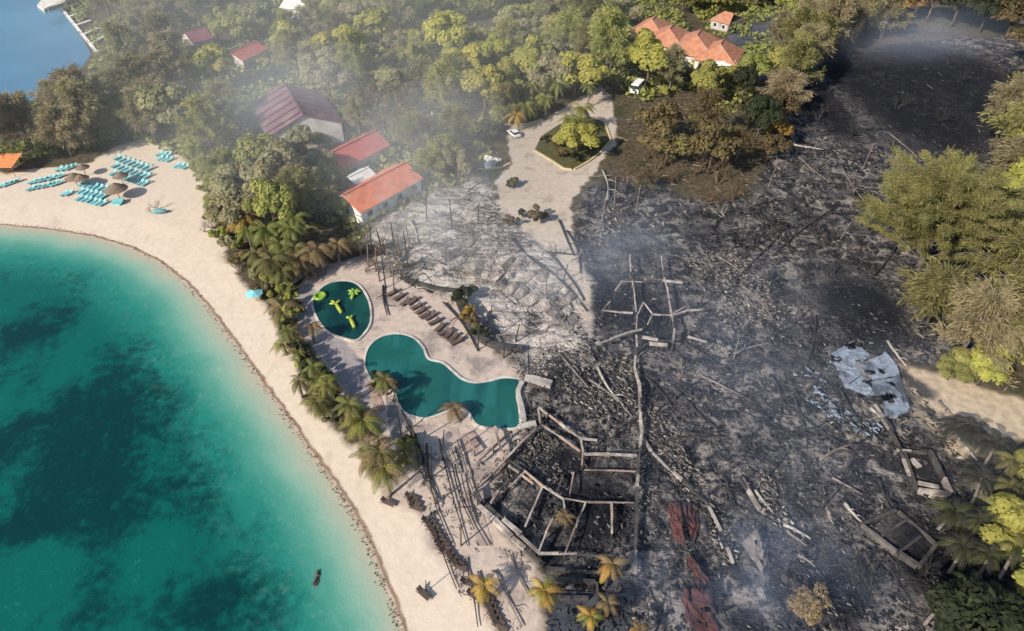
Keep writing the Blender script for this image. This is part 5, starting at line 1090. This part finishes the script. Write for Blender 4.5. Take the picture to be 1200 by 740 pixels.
# ---------------------------------------------------------------- the wood: scattered, keeping the roofs, lanes and beach in view
CLEARPX = [[(291, 122), (330, 92), (362, 92), (390, 122), (388, 145), (345, 172), (333, 165)], [(380, 183), (443, 150), (453, 172), (420, 191)], [(398, 231), (478, 188), (492, 210), (486, 222), (428, 258)], [(405, 210), (430, 195), (440, 200), (412, 215)],
           [(748, 24), (780, 8), (830, 20), (864, 40), (866, 78), (825, 74), (785, 64), (755, 52)], [(832, 14), (860, 8), (880, 22), (836, 28)], [(214, 32), (238, 28), (238, 48), (214, 50)], [(270, 52), (300, 46), (300, 62), (272, 68)], [(335, -5), (368, -5), (368, 9), (338, 11)],
           [(590, 150), (640, 138), (705, 98), (730, 108), (750, 150), (740, 230), (600, 260), (585, 210)], [(738, 112), (748, 92), (758, 100), (750, 120)], [(0, 205), (70, 195), (130, 172), (165, 160), (215, 185), (245, 240), (250, 300), (0, 300)],
           [(66, 8), (90, -10), (132, 55), (112, 70)], [(-40, -60), (58, -60), (70, 0), (100, 62), (60, 105), (20, 118), (-40, 130)], [(0, 175), (14, 178), (14, 195), (0, 200)], [(400, 255), (500, 225), (590, 215), (590, 320), (400, 320)], [(840, 60), (900, 40), (900, 90), (850, 90)]]
CLEARPX_W = [[Vector(p) for p in pl] for pl in CLEARPX]
wood_poly = W([(-60, 205), (60, 190), (150, 165), (215, 190), (240, 250), (300, 290), (360, 290), (420, 285), (445, 262), (500, 235), (570, 208), (592, 150), (640, 136), (700, 98), (760, 128), (840, 150), (895, 110), (925, 60), (985, 20), (1100, -20), (1210, -45), (-60, -60), (30, -20), (80, 20), (115, 65), (70, 110), (-60, 140)])
def blocked(cx, cy, rp):
    a, b_ = np.array([cx]), np.array([cy])
    return max(sdf(pl, a, b_)[0] for pl in CLEARPX_W) > -rp
placed = []; r2 = random.Random(5); n_try = 0
while n_try < 9000 and len(placed) < 260:
    n_try += 1; px, py = r2.uniform(-40, 1120), r2.uniform(-42, 285); loc = P(px, py)
    if inside(wood_poly, loc.x, loc.y) < 0: continue
    left = px < 250-.35*max(0, py-60) or px < 60
    s = r2.uniform(.85, 1.5) if not left else r2.uniform(.95, 1.4)
    rad = 5*s*(1.05 if left else 1)
    cx, cy, sca = proj((loc.x, loc.y, 5.6*s))
    if blocked(cx, cy, rad*.72*sca): continue
    if any((loc-q).length < (rad+rq)*.50 for q, rq in placed): continue
    if 275 < px < 350 and 150 < py < 215 and s > .85: continue
    placed.append((loc, rad))
    if not left and r2.random() < .42: cas(0, 0, s*.85, r2.choice(('green', 'green', 'yellow', 'greyish')) if px < 880 else 'olive', loc=loc)
    elif left: cas(0, 0, s, 'olive' if r2.random() < .7 else 'greyish', loc=loc)
    elif px > 880: tree(0, 0, s, r2.choice(('dark', 'grey', 'green')), loc=loc)
    elif py > 135 and 420 < px < 590: tree(0, 0, s*.75, r2.choice(('scorched', 'grey', 'green')), loc=loc)
    elif px < 400: tree(0, 0, s, r2.choice(('green', 'grey', 'green', 'yellow')), loc=loc)
    elif px > 640 and px < 720 and py < 100: tree(0, 0, s, r2.choice(('scorched', 'green', 'grey')), loc=loc)
    else: tree(0, 0, s, r2.choice(('green', 'yellow', 'yellow', 'green', 'grey')), loc=loc)
# fill-in shrubs by the houses and along the wood's edge
for i in range(60):
    px, py = r2.uniform(230, 900), r2.uniform(60, 275); loc = P(px, py); s = r2.uniform(1.1, 1.9)
    if inside(wood_poly, loc.x, loc.y) < 0: continue
    cx, cy, sca = proj((loc.x, loc.y, 1.2*s))
    if blocked(cx, cy, 1.7*s*sca*.8): continue
    shrub(0, 0, s, r2.choice(('green', 'grey', 'yellow', 'dark')), loc=loc, group='shrubs of the undergrowth')
# undergrowth: ground cover nobody could count
def undergrowth(n, seed):
    r = np.random.default_rng(seed); x = r.uniform(-215, 150, n*2); y = r.uniform(95, 300, n*2)
    ok = sdf(wood_poly, x, y) > 1
    for pl in (drive_poly, lagoon_poly): ok &= sdf(pl, x, y) < -1
    ok &= vnoise(x, y, 7) > .35
    for pl in ([(291, 122), (330, 92), (362, 92), (390, 122), (388, 160), (345, 185), (333, 175)],): pass
    x, y = x[ok][:n], y[ok][:n]; k = len(x); c = np.stack([x, y, r.uniform(.1, 1.0, k)*np.clip(vnoise(x, y, 5)*4.5-.8, .1, 3)], 1)
    V, Fq = leaf_quads(c, r.normal(0, .6, (k, 3))+np.array((0, 0, 1)), r.uniform(.6, 1.3, k), r, 1.4)
    return tag(raw_mesh('undergrowth', V, Fq, M['leaf_green']), kind='stuff')
undergrowth(60000, 31)

# ---------------------------------------------------------------- smoke drifting over the place
def smoke(c, rad, dens, col, nsc, seed, lo=.38):
    m = bpy.data.materials.new('smoke'); t = NT(m); t.t.nodes.remove(t.b)
    v = t.coord('Object'); L = t.n('ShaderNodeVectorMath', operation='LENGTH'); t.set(L.inputs[0], v)
    f = t.step(L.outputs['Value'], 1.0, .25)
    pv = t.n('ShaderNodeVolumePrincipled'); t.set(pv.inputs['Color'], col); pv.inputs['Anisotropy'].default_value = -.35
    ps = t.n('ShaderNodeMapping'); t.set(ps.inputs[0], t.pos()); ps.inputs['Location'].default_value = (seed*13.1, seed*7.7, 0)
    t.set(pv.inputs['Density'], t.m('MULTIPLY', t.m('MULTIPLY', f, t.step(t.noise(ps.outputs[0], nsc, 3), lo, lo+.3)), dens))
    t.t.links.new(pv.outputs[0], t.o.inputs['Volume'])
    b = MB(); n, k = 20, 10; vs = []; fs = []
    for j in range(k+1):
        for i in range(n):
            e = math.pi*j/k; a = 2*math.pi*i/n; vs.append((math.sin(e)*math.cos(a), math.sin(e)*math.sin(a), math.cos(e)))
    for j in range(k):
        for i in range(n): fs.append((j*n+i, (j+1)*n+i, (j+1)*n+(i+1) % n, j*n+(i+1) % n))
    b.add(vs, fs); o = inst('smoke', b.mesh('smoke', m), None, c, (0, 0, 0), rad); return tag(o, kind='stuff')
q = P(335, 90); smoke((q.x, q.y, 14), (125, 100, 24), .0036, (.94, .985, 1.0), .016, 1, .25)
q = P(395, 190); smoke((q.x, q.y, 10), (56, 46, 17), .0120, (.93, .96, 1.0), .04, 7, .30)
q = P(500, 265); smoke((q.x, q.y, 6), (26, 26, 10), .022, (.92, .96, 1.0), .06, 2)
q = P(575, 320); smoke((q.x, q.y, 5), (26, 20, 8), .014, (.88, .93, 1.0), .07, 3)
q = P(700, 300); smoke((q.x, q.y, 5), (26, 34, 9), .010, (.62, .76, 1.0), .06, 8, .4)
q = P(870, 470); smoke((q.x, q.y, 4), (60, 40, 10), .0035, (.55, .70, 1.0), .04, 4, .35)
q = P(1040, 60); smoke((q.x, q.y, 6), (60, 26, 10), .006, (.60, .72, 1.0), .04, 5, .35)
q = P(870, 690); smoke((q.x, q.y, 3), (20, 12, 6), .02, (.50, .66, 1.0), .1, 6)

settle_labels()
